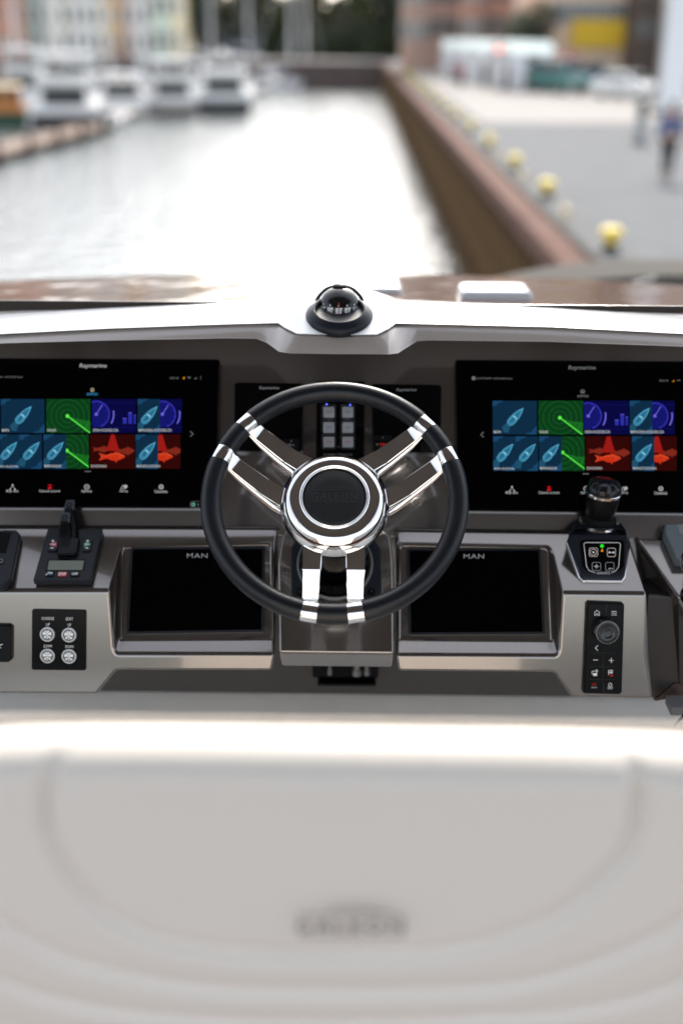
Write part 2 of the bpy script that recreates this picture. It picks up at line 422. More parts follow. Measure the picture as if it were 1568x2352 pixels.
# white dash top with a taupe lip below it; paths run across the helm: (x, y, distance)
def path(pts): return [ony(x, y, Y) for x, y, Y in pts]
XS = [-620,-260,20,250,517,589,616,641,690,779,868,914,936,955,1035,1260,1568,1800,2150]
def interp(tab, x):
    for (x0, *a), (x1, *b) in zip(tab, tab[1:]):
        if x0 <= x <= x1:
            f = (x-x0)/(x1-x0); return [p+(q-p)*f for p, q in zip(a, b)]
    return list(tab[0][1:] if x < tab[0][0] else tab[-1][1:])
T0 = [(-620,822,1.86),(-260,803,1.885),(20,788,1.90),(250,782,1.905),(517,777,1.905),(589,778,1.905),(612,787,1.895),(641,808,1.868),(668,812,1.862),(779,813.5,1.86),(893,814,1.862),(914,811,1.868),(936,797,1.89),(957,784,1.905),(985,782,1.905),(1260,785,1.905),(1568,796,1.90),(1800,806,1.89),(2150,830,1.865)]
T1 = [(-620,800,1.87),(-260,784,1.895),(20,769,1.91),(250,757,1.915),(517,747,1.915),(638,744,1.915),(655,756,1.890),(682,770,1.868),(779,773,1.866),(865,772,1.868),(892,758,1.890),(909,745,1.915),(1260,753,1.915),(1568,769,1.91),(1800,785,1.90),(2150,808,1.875)]
def sample(tab, n=150, x0=-620, x1=2150):
    xs = sorted(set([t[0] for t in tab] + [x0+(x1-x0)*i/n for i in range(n+1)]))
    return xs
xs = sorted(set([t[0] for t in T0+T1] + [-620+2770*i/90 for i in range(91)]))
def row(tab, dx=0, dy=0, dY=0, dz=0):
    out = []
    for x in xs:
        y, Y = interp(tab, x); out.append(ony(x, y, Y) + Vector((0, dY, dz)))
    return out
r0 = row(T0); r1 = row(T1)
mb = MB().grid([row(T0, dY=.15, dz=.03), row(T0, dY=.012, dz=.0015), r0, [p+Vector((0,.001,-.0005))+(q-p)*.10 for p, q in zip(r0, r1)], [p+(q-p)*.86+Vector((0,.003,0)) for p, q in zip(r0, r1)], [p+(q-p)*.98+Vector((0,.009,-.001)) for p, q in zip(r0, r1)], [p+Vector((0,.05,0)) for p in r1]])
mb.build('dash_lip', mat('taupe_lip_paint', (.40,.355,.325), .38, .35, 1, .08, noise=(600,.06)), hc, sharp=60)
T2 = [(-620,779,1.91),(-260,757,1.935),(20,738,1.952),(250,728,1.957),(517,720,1.957),(640,714,1.957),(658,708,1.955),(690,700,1.945),(779,697,1.94),(868,700,1.945),(890,706,1.955),(912,712,1.957),(1260,722,1.957),(1568,739,1.952),(1800,756,1.94),(2150,785,1.915)]
T3 = [(-620,757,2.03),(-260,731,2.05),(20,712,2.06),(250,701,2.06),(517,690,2.06),(640,687,2.055),(668,680,2.045),(700,668,2.035),(735,663.5,2.03),(779,662.5,2.03),(825,663.5,2.03),(858,668,2.035),(890,678,2.045),(914,688,2.055),(1260,703,2.06),(1568,721,2.06),(1800,739,2.05),(2150,767,2.03)]
xs = sorted(set([t[0] for t in T1+T2+T3] + [-620+2770*i/120 for i in range(121)]))
r1 = row(T1, dY=-.001, dz=.0015); r2 = row(T2); r3 = row(T3)
def mixr(a, b, f, d=(0,0,0)): return [p+(q-p)*f+Vector(d) for p, q in zip(a, b)]
mb = MB().grid([mixr(r1, r1, 0, (0,.07,0)), mixr(r1, r2, -.02, (0,.006,0)), mixr(r1, r2, .03), mixr(r1, r2, .5), mixr(r1, r2, .93), mixr(r1, r2, 1, (0,.003,.0006)), mixr(r2, r3, .08, (0,0,.0008)), mixr(r2, r3, .5, (0,0,.001)), mixr(r2, r3, .92), r3, mixr(r3, r3, 0, (0,.02,-.012)), mixr(r3, r3, 0, (0,.05,-.06))])
mb.build('dash_top', gelcoat, hc, sharp=60)
# angled facets at both sides of the compass pod
for q in (((646,741,1.912),(655,712,1.945),(690,688,1.985),(684,765,1.870)), ((908,742,1.912),(901,712,1.945),(866,688,1.985),(868,766,1.870))):
    pass
# lower part of the helm and the forward bulkhead
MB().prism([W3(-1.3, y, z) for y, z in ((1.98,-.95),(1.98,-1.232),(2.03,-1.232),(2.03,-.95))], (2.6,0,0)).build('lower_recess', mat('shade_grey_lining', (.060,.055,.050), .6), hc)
MB().prism([W3(-1.3, y, z) for y, z in ((1.95,-1.237),(1.0,-1.62),(1.0,-1.74),(2.05,-1.74),(2.05,-1.237))], (2.6,0,0)).build('footwell_panel', gel_grey, hc, bevel=.004)
MB().prism([W3(-1.3, y, z) for y, z in ((1.80,-.90),(1.80,-.95),(2.05,-.95),(2.05,-.46),(2.04,-.46))], (2.6,0,0)).build('console_back', taupe_dark, hc)

# pump hanging under the console
pu = empty('steering_pump', EYE+Vector((0, 1.9, -1.2)), 'dark steering pump with chrome fittings hanging below the console centre', 'pump')
q0 = ony(718, 1512, 1.95); q1 = ony(868, 1546, 1.95)
MB().box(((q0+q1)/2+Vector((0,0,.012))), (q1.x-q0.x, .05, abs(q1.z-q0.z)+.02)).build('pump_body', blk_gloss, pu, bevel=.004)
q = ony(796, 1556, 1.945); MB().box(q, (.115, .06, .006)).build('mounting_plate', blk, pu, bevel=.003)
for px, r_ in ((819,.0065),(842,.004),(757,.003)):
    a = ony(px, 1512, 1.895); MB().cyl(a, a+Vector((0,0,-.032)), r_).cyl(a+Vector((0,0,-.026)), a+Vector((0,0,-.036)), r_*1.45, n=6).build('fitting', mat('dull_fitting', (.28,.27,.26), .35, 1), pu)

# ---- right-hand side console (gloss black)
sc_ = empty('side_console', EYE+Vector((.65, 1.8, -1.1)), 'gloss black and taupe side console at the right edge of the helm', 'side console')
LED2 = Plane(B[0], B[1]-.012, 64)
tp = [LED2.at(1460,1236), LED2.at(1640,1240), LED2.at(1640,1395), LED2.at(1556,1372)]
MB().frust([p - LED2.n*.10 for p in tp], tp).build('top_panel', taupe, sc_, bevel=.005)
vf = Plane(C[0]+.03, C[1], 10)
a = [LED2.at(1459,1236,-.012), LED2.at(1556,1374,-.012), vf.at(1545,1380), vf.at(1489,1366), LED2.at(1440,1236,-.045)]
mb = MB(); mb.face([LED2.at(1430,1232,-.05), LED2.at(1462,1234,-.004), LED2.at(1557,1373,-.004), vf.at(1560,1600), vf.at(1478,1600), LED2.at(1478,1364,-.05)])
mb.build('valley_panel', taupe_gloss, sc_, smooth=False)
fp = round_loop([vf.at(1487,1366), vf.at(1540,1370), vf.at(1556,1395), vf.at(1640,1420), vf.at(1640,1590), vf.at(1500,1612), vf.at(1478,1500)], [.003,.012,.01,0,0,.006,.02])
MB().prism([p + Vector((0,.08,0)) for p in fp], (0,-.08,0)).build('front_panel', taupe_gloss, sc_, bevel=.006, seg=4)
MB().prism([vf.at(x, y, .001) for x, y in ((1508,1600),(1548,1566),(1640,1590),(1640,1600),(1505,1600))], (0,-.004,.0)).build('brown_reflection', mat('reflection_brown', (.030,.018,.013), .35, coat=.2), sc_, bevel=.003)  # brown reflection in the gloss front, painted as a thin dark plate
bx = MB().box(ony(1556, 1620, 1.66), (.034, .04, .016)).build('junction_box', mat('grey_box', (.11,.11,.11), .5), bevel=.002)
setp(bx, 'small grey box under the right side console with black cable', 'box')
pts = [ony(1600, 1628, 1.6), ony(1570, 1642, 1.6), ony(1550, 1664, 1.6), ony(1541, 1690, 1.6), ony(1537, 1730, 1.6), ony(1540, 1800, 1.62)]
o = MB().tube(pts, .0024, 8).build('cable', rubber); setp(o, 'thin black cable hanging below the grey box at right', 'cable')

# ================================================================== DISPLAYS
tb = em('tile_blue', (.006,.034,.078)); tb2 = em('tile_blue_land', (.014,.085,.20)); tbg = em('tile_blue_grid', (.009,.050,.105))
tl = em('boat_line', (.12,.52,.80), 1.1); tlb = em('boat_fill', (.03,.19,.33)); tlw = em('boat_wake', (.02,.11,.20))
tg = em('tile_green', (.005,.065,.013)); tg2 = em('tile_green_ring', (.014,.15,.035)); tgb = em('beam_green', (.12,.95,.08), 1.3); tgm = em('beam_fade', (.03,.42,.035))
tp_ = em('tile_indigo', (.004,.004,.07)); tpl = em('dial_line', (.06,.055,.75), 1.0); tpb = em('dial_bright', (.20,.17,.95), 1.1); tpm = em('bar_indigo', (.035,.04,.50)); tpi = em('dial_fill', (.010,.012,.20))
tr = em('tile_maroon', (.040,.0035,.003)); trb = em('fish_red', (.80,.045,.012)); trm = em('fish_dim', (.30,.03,.018)); trc = em('cone_red', (.42,.012,.010)); trl = em('fish_bright', (1,.16,.06)); tr2 = em('cone_light', (.60,.03,.02))
blu = em('label_blue', (.05,.38,.75)); red_i = em('alert_red', (.75,.01,.02)); org = em('status_orange', (.9,.35,.02)); grn_i = em('power_green', (.25,.75,.50))
def clip(poly, x0, y0, x1, y1):
    for ax, lim, sg in ((0,x0,1),(0,x1,-1),(1,y0,1),(1,y1,-1)):
        out = []
        for i in range(len(poly)):
            a, b = poly[i-1], poly[i]; ia = (a[ax]-lim)*sg >= 0; ib = (b[ax]-lim)*sg >= 0
            if ia != ib:
                f = (lim-a[ax])/(b[ax]-a[ax]); out.append((a[0]+(b[0]-a[0])*f, a[1]+(b[1]-a[1])*f))
            if ib: out.append(b)
        poly = out
        if not poly: return []
    return poly
class Tile(Decal):
    def __init__(s, pl, off, x0, y0, x1, y1): super().__init__(pl, off); s.c = (x0, y0, x1, y1)
    def poly(s, pts, m):
        q = clip([(p[0], p[1]) for p in pts], *s.c)
        if len(q) > 2: super().poly(q, m)
        return s
def t_map(d, x0, y0, x1, y1, cx):
    d.poly([(x0,y1),(x1,y1),(x1,y0),(x0,y0)], tb); d.up(); w = x1-x0
    k = x0+5
    while k < x1: d.rect(k, y0, k+.5, y1, tbg); k += 7.4
    k = y0+6
    while k < y1: d.rect(x0, k, x1, k+.5, tbg); k += 7.4
    d.up()
    d.poly([(x0,y0),(x0,y0+15),(x0+5,y0+11),(x0+9,y0+12),(x0+13,y0+5),(x0+20,y0+4),(x0+24,y0)], tb2)
    d.poly([(x1,y1),(x1,y1-21),(x1-6,y1-14),(x1-10,y1-11),(x1-13,y1-5),(x1-20,y1-4),(x1-27,y1)], tb2)
    d.up(); cy = y0+(y1-y0)*.50; ca, sa = math.cos(R(48)), math.sin(R(48))
    def T(u, v): return (cx+u*ca+v*sa, cy-u*sa+v*ca)
    d.poly([T(-20,-5),T(-20,5),T(-36,13),T(-42,2),T(-35,-8)], tlw); d.up()
    out = [T(u, v) for u, v in ((29,0),(19,4.2),(7,7.2),(-8,8.2),(-17,7),(-20.5,3.5),(-20.5,-3.5),(-17,-7),(-8,-8.2),(7,-7.2),(19,-4.2))]
    d.poly(out[::-1], tlb); d.up(); d.line(out, 1.5, tl, True)
    d.up(); inn = [T(u, v) for u, v in ((-1,5.0),(-13,5.0),(-16,3),(-16,-3),(-13,-5.0),(-1,-5.0))]
    d.line(inn, 1.1, tl, True); d.line([T(0,-5.4), T(2,0), T(0,5.4)], 3.0, em('boat_screen', (.30,.75,.95), 1.1)); d.line([T(2,5),T(15,3),T(27,0)], .6, tl); d.line([T(2,-5),T(15,-3),T(27,0)], .6, tl)
def t_radar(d, x0, y0, x1, y1, cx, cy):
    d.poly([(x0,y1),(x1,y1),(x1,y0),(x0,y0)], tg); d.up()
    for r_ in (15, 26, 38, 50, 63): d.arc(cx, cy, r_, 0, 360, 1.5, tg2, 40)
    d.up(); ex, ey = cx+52, cy+39; L = math.hypot(52, 39)
    for k in range(2, 19):
        r_ = L*k/19; a0 = math.atan2(-39, 52); pts = [(cx+r_*math.cos(a0+q*.5/5*(.55+.4*k/19)), cy-r_*math.sin(a0+q*.5/5*(.55+.4*k/19))) for q in range(6)]
        d.line(pts, 1.15, tgm)
    d.up(); d.line([(cx,cy),(ex,ey)], 2.5, tgb); d.disc(cx, cy, 4.2, tgb)
def t_dial(d, x0, y0, x1, y1, cx, bars=True):
    d.poly([(x0,y1),(x1,y1),(x1,y0),(x0,y0)], tp_); d.up(); cy = y0+35; r_ = 30
    d.poly([(cx+r_*math.cos(2*math.pi*i/30), cy+r_*math.sin(2*math.pi*i/30)) for i in range(30)][::-1], tpi); d.up()
    d.arc(cx, cy, r_, -70, 112, 2.0, tpl, 30)
    for k in range(-2, 5): a = R(k*28-10); d.line([(cx+25*math.cos(a), cy-25*math.sin(a)), (cx+29*math.cos(a), cy-29*math.sin(a))], 1, tpm)
    d.arc(cx, cy, 40, -32, 12, 3.0, tpb, 10); d.up()
    d.line([(cx,cy),(cx+14,cy-22)], 1.8, tpb); d.disc(cx, cy, 3.6, tpb)
    if bars:
        bx = x0+71
        for k, (w, h) in enumerate(((8.5,13),(8.5,26),(4.5,20))): d.rect(bx, y1-21-h, bx+w, y1-21, tpm); d.rect(bx, y1-21-h, bx+w, y1-19.5-h, tpb); bx += 12.6
    d.rect(cx+20, y0+9, x1, y0+9.8, tpi); d.rect(cx+20, y1-13, x1, y1-12.2, tpi)
def fish(d, x, y, L, h, m, ml=None):
    o = [(x,y),(x-L*.10,y-h*.30),(x-L*.30,y-h*.50),(x-L*.55,y-h*.42),(x-L*.82,y-h*.10),(x-L,y-h*.42),(x-L*.92,y),(x-L,y+h*.45),(x-L*.80,y+h*.12),(x-L*.5,y+h*.48),(x-L*.25,y+h*.42),(x-L*.08,y+h*.18)]
    c = (x-L*.45, y)
    for i in range(len(o)): d.poly([c, o[(i+1) % len(o)], o[i]], m)
    d.poly([(x-L*.42,y-h*.45),(x-L*.38,y-h*.72),(x-L*.30,y-h*.46)], m); d.poly([(x-L*.42,y+h*.42),(x-L*.36,y+h*.74),(x-L*.30,y+h*.42)], m)
    if ml:
        d.up(); d.line([(x-L*.8,y-h*.05),(x-L*.5,y-h*.30),(x-L*.25,y-h*.34),(x-2,y-h*.05)], 1.2, ml); d.line([(x-L*.2,y-h*.3),(x-L*.24,y),(x-L*.18,y+h*.3)], .8, ml); d.line([(x-L,y-h*.4),(x-L*.88,y-h*.05),(x-L,y+h*.4)], 1.0, ml)
def t_fish(d, x0, y0, x1, y1, cx):
    d.poly([(x0,y1),(x1,y1),(x1,y0),(x0,y0)], tr); d.up()
    fish(d, cx-6, y0+34, 40, 13, trm); fish(d, cx+50, y0+38, 42, 16, trm); d.up()
    d.poly([(cx-4,y0),(cx-15,y0+38),(cx+15,y0+38),(cx+4,y0)], trc); d.up()
    for k in range(5): w = 5+k*2.2; d.arc(cx, y0+4+k*6.5, w, 200, 340, 1.1, tr2, 8, 3)
    d.up(); fish(d, cx+29, y0+51, 60, 19, trb, trl)
def tile(par, pl, kind, x0, x1, y0, y1, label):
    d = Tile(pl, .0032, x0, y0, x1, y1); w = x1-x0; m_ = (x0+x1)/2
    if kind == 'map': t_map(d, x0, y0, x1, y1, m_)
    elif kind == 'radar': t_radar(d, x0, y0, x1, y1, m_-2, y0+39)
    elif kind == 'dial': t_dial(d, x0, y0, x1, y1, x0+10)
    elif kind == 'fish': t_fish(d, x0, y0, x1, y1, m_+1)
    else:
        for q, (a, b) in enumerate(((x0, m_), (m_, x1))):
            kk = kind.split('+')[q]; e = Tile(pl, .0032, a, y0, b, y1); e.mb = d.mb; e.ms = d.ms
            if kk == 'map': t_map(e, a, y0, b, y1, (a+b)/2)
            elif kk == 'radar': t_radar(e, a, y0, b, y1, a+2, y0+37)
            elif kk == 'dial': t_dial(e, a, y0, b, y1, a+6, False)
            else: t_fish(e, a, y0, b, y1, a+6)
    d.k = 9
    ww = {'MAPA':17,'RADAR':20,'DESKA ROZDZIELCZA':58,'MAPA/DESKA ROZDZIELCZA':76,'MAPA ZŁOŻONA':46,'MAPA/RADAR':39,'ECHOSONDA':36,'MAPA/ECHOSONDA':54}[label]
    d.text(label, x0+2.5, y1-9.3, x0+2.5+ww, y1-3.0, em('tile_label', (.72,.76,.76), .95), bold=.008)
    return d.build('app_tile', par)
def icons(par, pl, xs, y, ys):
    d = Decal(pl, .0032); Z = eW
    x = xs[0]; d.line([(x-5,y+5),(x,y-4),(x+5,y+5)], 1.3, Z); d.disc(x, y-4.5, 2.1, Z); d.disc(x-5.5, y+5.5, 1.9, Z); d.disc(x+5.5, y+5.5, 1.9, Z)
    x = xs[1]; d.rect(x-3.6, y-1, x+3.6, y+5, red_i); d.line([(x-5,y-4.5),(x+5,y-4.5)], 1.2, red_i); d.disc(x, y-4, 2.2, red_i); d.line([(x-5,y+2),(x+5,y+2)], 1.2, red_i)
    x = xs[2]
    if x: d.arc(x, y, 5.6, 0, 360, 1.6, Z); d.rect(x-2.6, y-2.6, x-.5, y-.5, Z); d.rect(x+.5, y-2.6, x+2.6, y-.5, Z); d.rect(x-2.6, y+.5, x-.5, y+2.6, Z); d.rect(x+.5, y+.5, x+2.6, y+2.6, Z)
    x = xs[3]; d.line([(x-7,y+4.6),(x-2,y-4.5),(x+2,y+4.6)], 1.3, Z, True); d.up(); d.disc(x+4, y-1, 4.2, Z)
    x = xs[4]; d.arc(x, y, 4.9, 0, 360, 2.0, Z, 8); d.arc(x, y, 2.0, 0, 360, 1.2, Z, 10)
    for x, t, w in zip(xs, ('Moje dane', 'Człowiek za burtą', 'Aplikacje', 'Alarmy', 'Ustawienia'), (28, 48, 25, 20, 30)):
        if x: d.text(t, x-w/2-.5, ys-4.2, x+w/2-.5, ys+3.6, Z, bold=.006)
    d.build('menu_icons', par)
def big_display(label, quad, glass, side):
    o = empty('chart_display', PAN.at((quad[0][0]+quad[2][0])/2, (quad[0][1]+quad[2][1])/2), label, 'chart display', 'large chart displays on the helm panel')
    plate('display_body', PAN, quad, -.020, .0022, blk_gloss, o, .004, .0015)
    plate('screen', PAN, glass, .0022, .0030, glass_blk, o, .002, .0003)
    return o
LB = big_display('large chart display left of the steering wheel, right arrow beside its tiles', [(-80,1166),(497,1168),(504,825),(-80,822)], [(-76,1162),(493,1164),(499.5,829),(-76,826)], -1)
for r_, (y0, y1, cols) in enumerate(((916.5, 994.3, ((2.6,103),(107,208),(211.6,312.4),(316.4,418))), (998, 1076.7, ((-6,97),(100.5,204),(207,310),(312,414.6))))):
    for (x0, x1), k, t in zip(cols, (('map','radar','dial','map+dial'), ('map+map','map+radar','fish','map+fish'))[r_], (('MAPA','RADAR','DESKA ROZDZIELCZA','MAPA/DESKA ROZDZIELCZA'), ('MAPA ZŁOŻONA','MAPA/RADAR','ECHOSONDA','MAPA/ECHOSONDA'))[r_]):
        tile(LB, PAN, k, x0, x1, y0, y1, t)
icons(LB, PAN, (29.7,115,200,285,370.5), 1118.5, 1128.8)
d = Decal(PAN, .0032)
d.text('Raymarine', 183, 835, 245.5, 847, eW, bold=.012, shear=.15)
d.text('N 54°20.834', -28, 863.6, 6, 868, eWd).text("018°39.380 Wsch", 11, 863.6, 53, 868, eWd, bold=.006)
d.text('09:51:18', 390, 866, 410, 870.5, eWd, bold=.01)
d.poly([(419,870.5),(424.5,870.5),(424.5,866)], org); d.disc(423, 867, 1.6, org)
d.arc(434.7, 871, 5, 40, 140, 1.3, eWd, 8); d.arc(434.7, 871, 2.6, 40, 140, 1.3, eWd, 8)
for k in range(4): d.rect(444+k*2.2, 870.5-k*1.3, 445.4+k*2.2, 870.8, eWd)
for k in range(3): d.disc(461, 865+k*3, .9, eWd)
d.disc(212.5, 895.6, 4.6, em('captain_badge', (.55,.45,.28), .9)); d.up(); d.rect(208.5, 894.5, 216.5, 896, blk_gloss)
d.text('KAPITAN', 200, 902.4, 224.5, 908, blu, bold=.01)
d.line([(437,990.5),(443.8,996.6),(437,1002.6)], 1.6, eWd)
d.rect(195, 1081.8, 209.5, 1083.6, eWd)
d.rline(436.6, 1151.5, 470, 1165.5, 6.5, 1.1, ink_dim); d.arc(444.2, 1158.7, 3.6, -230, 50, 1.7, grn_i, 16); d.line([(444.2,1153.4),(444.2,1158.5)], 1.6, grn_i); d.arc(450.5, 1158.7, 5, -35, 35, 1.1, ink_grey, 8)
d.build('screen_print', LB)
RB = big_display('large chart display right of the steering wheel, left arrow beside its tiles', [(1050,1174),(1640,1180),(1640,830),(1045,826)], [(1054,1170),(1636,1176),(1636,834),(1049.5,830)], 1)
for r_, (y0, y1, cols) in enumerate(((920.4, 998, ((1130.7,1232),(1235.7,1338),(1340,1442.6),(1445,1548))), (1002, 1081.6, ((1132,1234.6),(1237,1341),(1344,1447),(1450,1553))))):
    for (x0, x1), k, t in zip(cols, (('map','radar','dial','map+dial'), ('map+map','map+radar','fish','map+fish'))[r_], (('MAPA','RADAR','DESKA ROZDZIELCZA','MAPA/DESKA ROZDZIELCZA'), ('MAPA ZŁOŻONA','MAPA/RADAR','ECHOSONDA','MAPA/ECHOSONDA'))[r_]):
        tile(RB, PAN, k, x0, x1, y0, y1, t)
icons(RB, PAN, (1175,1260,1345,1432,1516.5), 1122.6, 1132.4)
d = Decal(PAN, .0032)
d.text('Raymarine', 1304, 839.5, 1367, 851.5, eWd, bold=.012, shear=.15)
d.disc(1087, 868.7, 4.6, eWd)
d.text('N 54°20.834', 1095, 866.5, 1128, 871, eWd, bold=.006).text("018°39.380 Wsch", 1132, 867, 1176, 871.6, eWd, bold=.006)
d.text('09:51:18', 1513, 872, 1533, 876.5, eWd, bold=.01); d.poly([(1542,877),(1547,877),(1547,872.5)], org); d.arc(1557, 878, 5, 40, 140, 1.3, eWd, 8)
d.arc(1337, 899.6, 4.4, 0, 180, 1.6, eWd, 10); d.rect(1332.6, 899, 1341.4, 903, eWd)
d.text('KAPITAN', 1325, 907, 1350, 912.6, eWd, bold=.01)
d.line([(1110.5,992),(1103.5,998.4),(1110.5,1004.6)], 1.6, eWd); d.rect(1337, 1087.4, 1351.6, 1089.4, eWd)
d.build('screen_print', RB)

# small instrument displays behind the wheel
def small_display(label, quad, left):
    o = empty('instrument_display', PAN.at((quad[0][0]+quad[2][0])/2, (quad[0][1]+quad[2][1])/2), label, 'instrument display', 'small displays behind the steering wheel')
    plate('display_body', PAN, quad, -.020, .006, blk_gloss, o, .006, .002)
    d = Decal(PAN, .0065)
    if left:
        d.text('Raymarine', 595, 887.5, 641, 896, ink_grey, bold=.012, shear=.15)
        plate('key', PAN, [(612,1031),(649,1032),(649,1007),(612,1006)], .006, .0075, blk, o, .002, .0006)
        plate('key', PAN, [(652,1032),(686,1033),(687,1008),(652,1007)], .006, .0075, blk, o, .002, .0006)
        d.off = .0078; d.line([(626,1014),(633.5,1021),(641,1014)], 2.2, ink_grey); d.text('Menu', 662, 1019, 675, 1024, ink_grey, bold=.01); d.disc(668.5, 1013, 1.2, ink_grey)
    else:
        d.text('Raymarine', 910, 892, 956, 900, ink_grey, bold=.012, shear=.15)
        plate('key', PAN, [(858,1033),(900,1034),(900,1015),(858,1014)], .006, .0075, blk, o, .002, .0006)
        plate('key', PAN, [(858,1012),(900,1013),(900,1000),(858,999)], .006, .0075, blk, o, .002, .0006)
        d.off = .0078; d.text('STBY', 872, 1018.5, 887, 1024, em('key_red', (.8,.03,.02)), bold=.01); d.disc(879, 1005, 1.1, ink_grey); d.disc(866, 1021, 1.6, ink_grey); d.disc(893, 1022, 1.6, ink_grey)
        plate('key', PAN, [(966,1036),(1006,1037),(1007,1016),(966,1015)], .006, .0075, blk, o, .002, .0006)
    d.build('screen_print', o); return o
small_display('small display seen through the upper left of the wheel, down arrow key', [(537,1037),(695,1038),(698,880),(538,878)], True)
small_display('small display seen through the upper right of the wheel, red key print', [(855,1039),(1012,1041),(1014,884),(852,881)], False)

# engine operation key pad
eo = empty('engine_keypad', PAN.at(781, 965), 'black engine operation keypad with six silver square buttons behind the wheel', 'keypad')
plate('keypad_body', PAN, [(725,1060),(836,1061),(838,876),(727,875)], -.020, .004, blk_gloss, eo, .003, .001)
btn = mat('satin_button', (.42,.43,.44), .35, .6)
for rr, y in enumerate((946, 981.5, 1015)):
    for x in (755, 798.5):
        plate('square_button', PAN, [(x-12.5,y+12.5),(x+12.5,y+12.5),(x+12.5,y-12.5),(x-12.5,y-12.5)], .004, .0095, btn, eo, .002, .0012)
d = Decal(PAN, .0045)
for y in (946, 981.5, 1015):
    for x in (755, 798.5): d.rline(x-16, y-16, x+16, y+16, 4, .7, ink_dim)
for x in (756, 797): d.disc(x+1, 962.5, 1.6, ink_dim); d.rline(x-4, 960, x+6, 966, 1, .8, ink_dim)
d.disc(777, 1026, 1.8, ink_dim); d.text('ENGINE OPERATION', 743, 1041.5, 809, 1047, ink_dim, bold=.008)
led = em('blue_led', (.08,.12,1.0), 5); d.disc(750, 928.6, 1.9, led); d.disc(804, 930, 1.9, led)
d.build('keypad_print', eo)
d = Decal(PAN, .0098)
for y, t in ((946, 'START'), (981.5, 'SLOW'), (1015, 'STOP')):
    for x in (755, 798.5): d.text(t, x-7, y-2, x+7, y+2, ink_dim if t != 'STOP' else mat('red_print', (.45,.04,.03), .5), bold=.008)
d.build('button_print', eo)

# engine displays sunk into the housings
for lab, q, tx, sx in (('black engine display in the left housing below the wheel rim', [(290,1456.5),(606,1452),(608.5,1256),(300,1257)], (429.5,1271,476.7,1281.5), 1),
                       ('black engine display in the right housing below the joystick side', [(938,1459),(1251,1457),(1242,1259.5),(934,1260)], (1064,1272.5,1111,1283), -1)):
    c = MAN.at((q[0][0]+q[2][0])/2, (q[0][1]+q[2][1])/2)
    o = empty('engine_display', c, lab, 'engine display', 'engine displays in the console housings')
    plate('bezel', MAN, q, -.003, .0045, blk_sat, o, .004, .0016)
    ins = [(x+(6 if x < (q[0][0]+q[2][0])/2 else -6), y+(5 if y < 1350 else -6)) for x, y in q]
    plate('screen', MAN, ins, .0045, .0049, glass_blk, o, .001, 0)
    Decal(MAN, .0054).text('MAN', *tx, ink_grey, bold=.0, sp=1.1).build('lettering', o)

# ================================================================== CONTROLS ON THE CONSOLE
# seat and console switch plate
sp = empty('switch_plate', FAS.at(136,1469), 'black plate with four round steel buttons lettered console and seat', 'switch plate')
plate('plate', FAS, [(73,1539),(198,1540),(198.5,1401),(74,1399)], 0, .003, blk_gloss, sp, .004, .0008)
d = Decal(FAS, .0033)
for t, b in (('CONSOLE',(96,1417,124.5,1424)),('SEAT',(151.5,1418,168.5,1425)),('UP',(106.3,1431.4,114.8,1437.6)),('UP',(155.8,1432.4,164.2,1438.6)),('DOWN',(101.3,1481,119.8,1487.2)),('DOWN',(150.8,1482,169.3,1488.2))):
    d.text(t, *b, white_ink, bold=.0)
d.build('lettering', sp)
for x, y in ((110,1456.5),(159.6,1458),(110.3,1506),(159.6,1507)):
    c = FAS.at(x, y, .003); k = 17.6*.000735
    b = MB().lathe([(k,0),(k,.0022),(k*.93,.0034),(k*.80,.0034),(k*.76,.0024),(k*.64,.0022)], c, FAS.n, 40).build('button_ring', steel, sp)
    rws = []
    for rq, hq in ((.64,.0020),(.61,.0034),(.58,.0036),(.02,.0036)):
        rws.append([c + FAS.n*(hq + (.00032*math.cos(4*t) if rq < .6 and rq > .1 else 0)) + (FAS.u*math.cos(t)+FAS.v*math.sin(t))*k*rq for t in [2*math.pi*i/64 for i in range(64)]])
    MB().grid(rws, closed_u=True).build('button_cap', mat('spun_steel', (.42,.41,.395), .20, 1), sp, sharp=50)
    MB().lathe([(k*.77,.0023),(k*.70,.0026),(k*.64,.0024)], c, FAS.n, 40).build('halo_ring', mat('blue_grey_ring', (.10,.13,.20), .3), b)
# horn switch at the left edge
o = empty('horn_switch', FAS.at(-5,1480), 'black rocker switch with white horn symbol at the left edge', 'switch')
plate('switch_body', FAS, [(-34,1521),(19,1522),(26,1516),(27,1442),(20,1436),(-34,1435)], 0, .010, blk, o, .003, .003)
d = Decal(FAS, .0104); d.line([(0,1481),(4,1481),(7,1479)], 1.6, white_ink); d.arc(2, 1485, 3, 90, 300, 1.4, white_ink, 10); d.line([(-12,1481),(0,1481)], 1.6, white_ink); d.build('symbol', o)
# autopilot control head at the left edge
o = empty('autopilot_head', LED.at(-10,1285), 'charcoal autopilot head with dark screen, cut off by the left edge', 'control head')
plate('body', LED, [(-80,1345),(8,1347),(26,1330),(47,1226),(38,1216),(-80,1214)], 0, .014, blk_sat, o, .004, .004)
plate('screen', LED, [(-70,1268),(14,1270),(27,1223),(-70,1221)], .014, .0146, glass_blk, o, .001, 0)
plate('key', LED, [(-30,1293),(5,1293),(10,1283),(-30,1282)], .014, .0165, blk_sat, o, .002, .001)
plate('key', LED, [(-30,1320),(-4,1320),(1,1310),(-30,1309)], .014, .0165, blk_sat, o, .002, .001)
d = Decal(LED, .0169); d.rline(-28, 1284, 7, 1292, 3.5, 1.0, ink_grey); d.text('B', -3, 1217, 7, 1219.5, ink_grey); d.build('print', o)

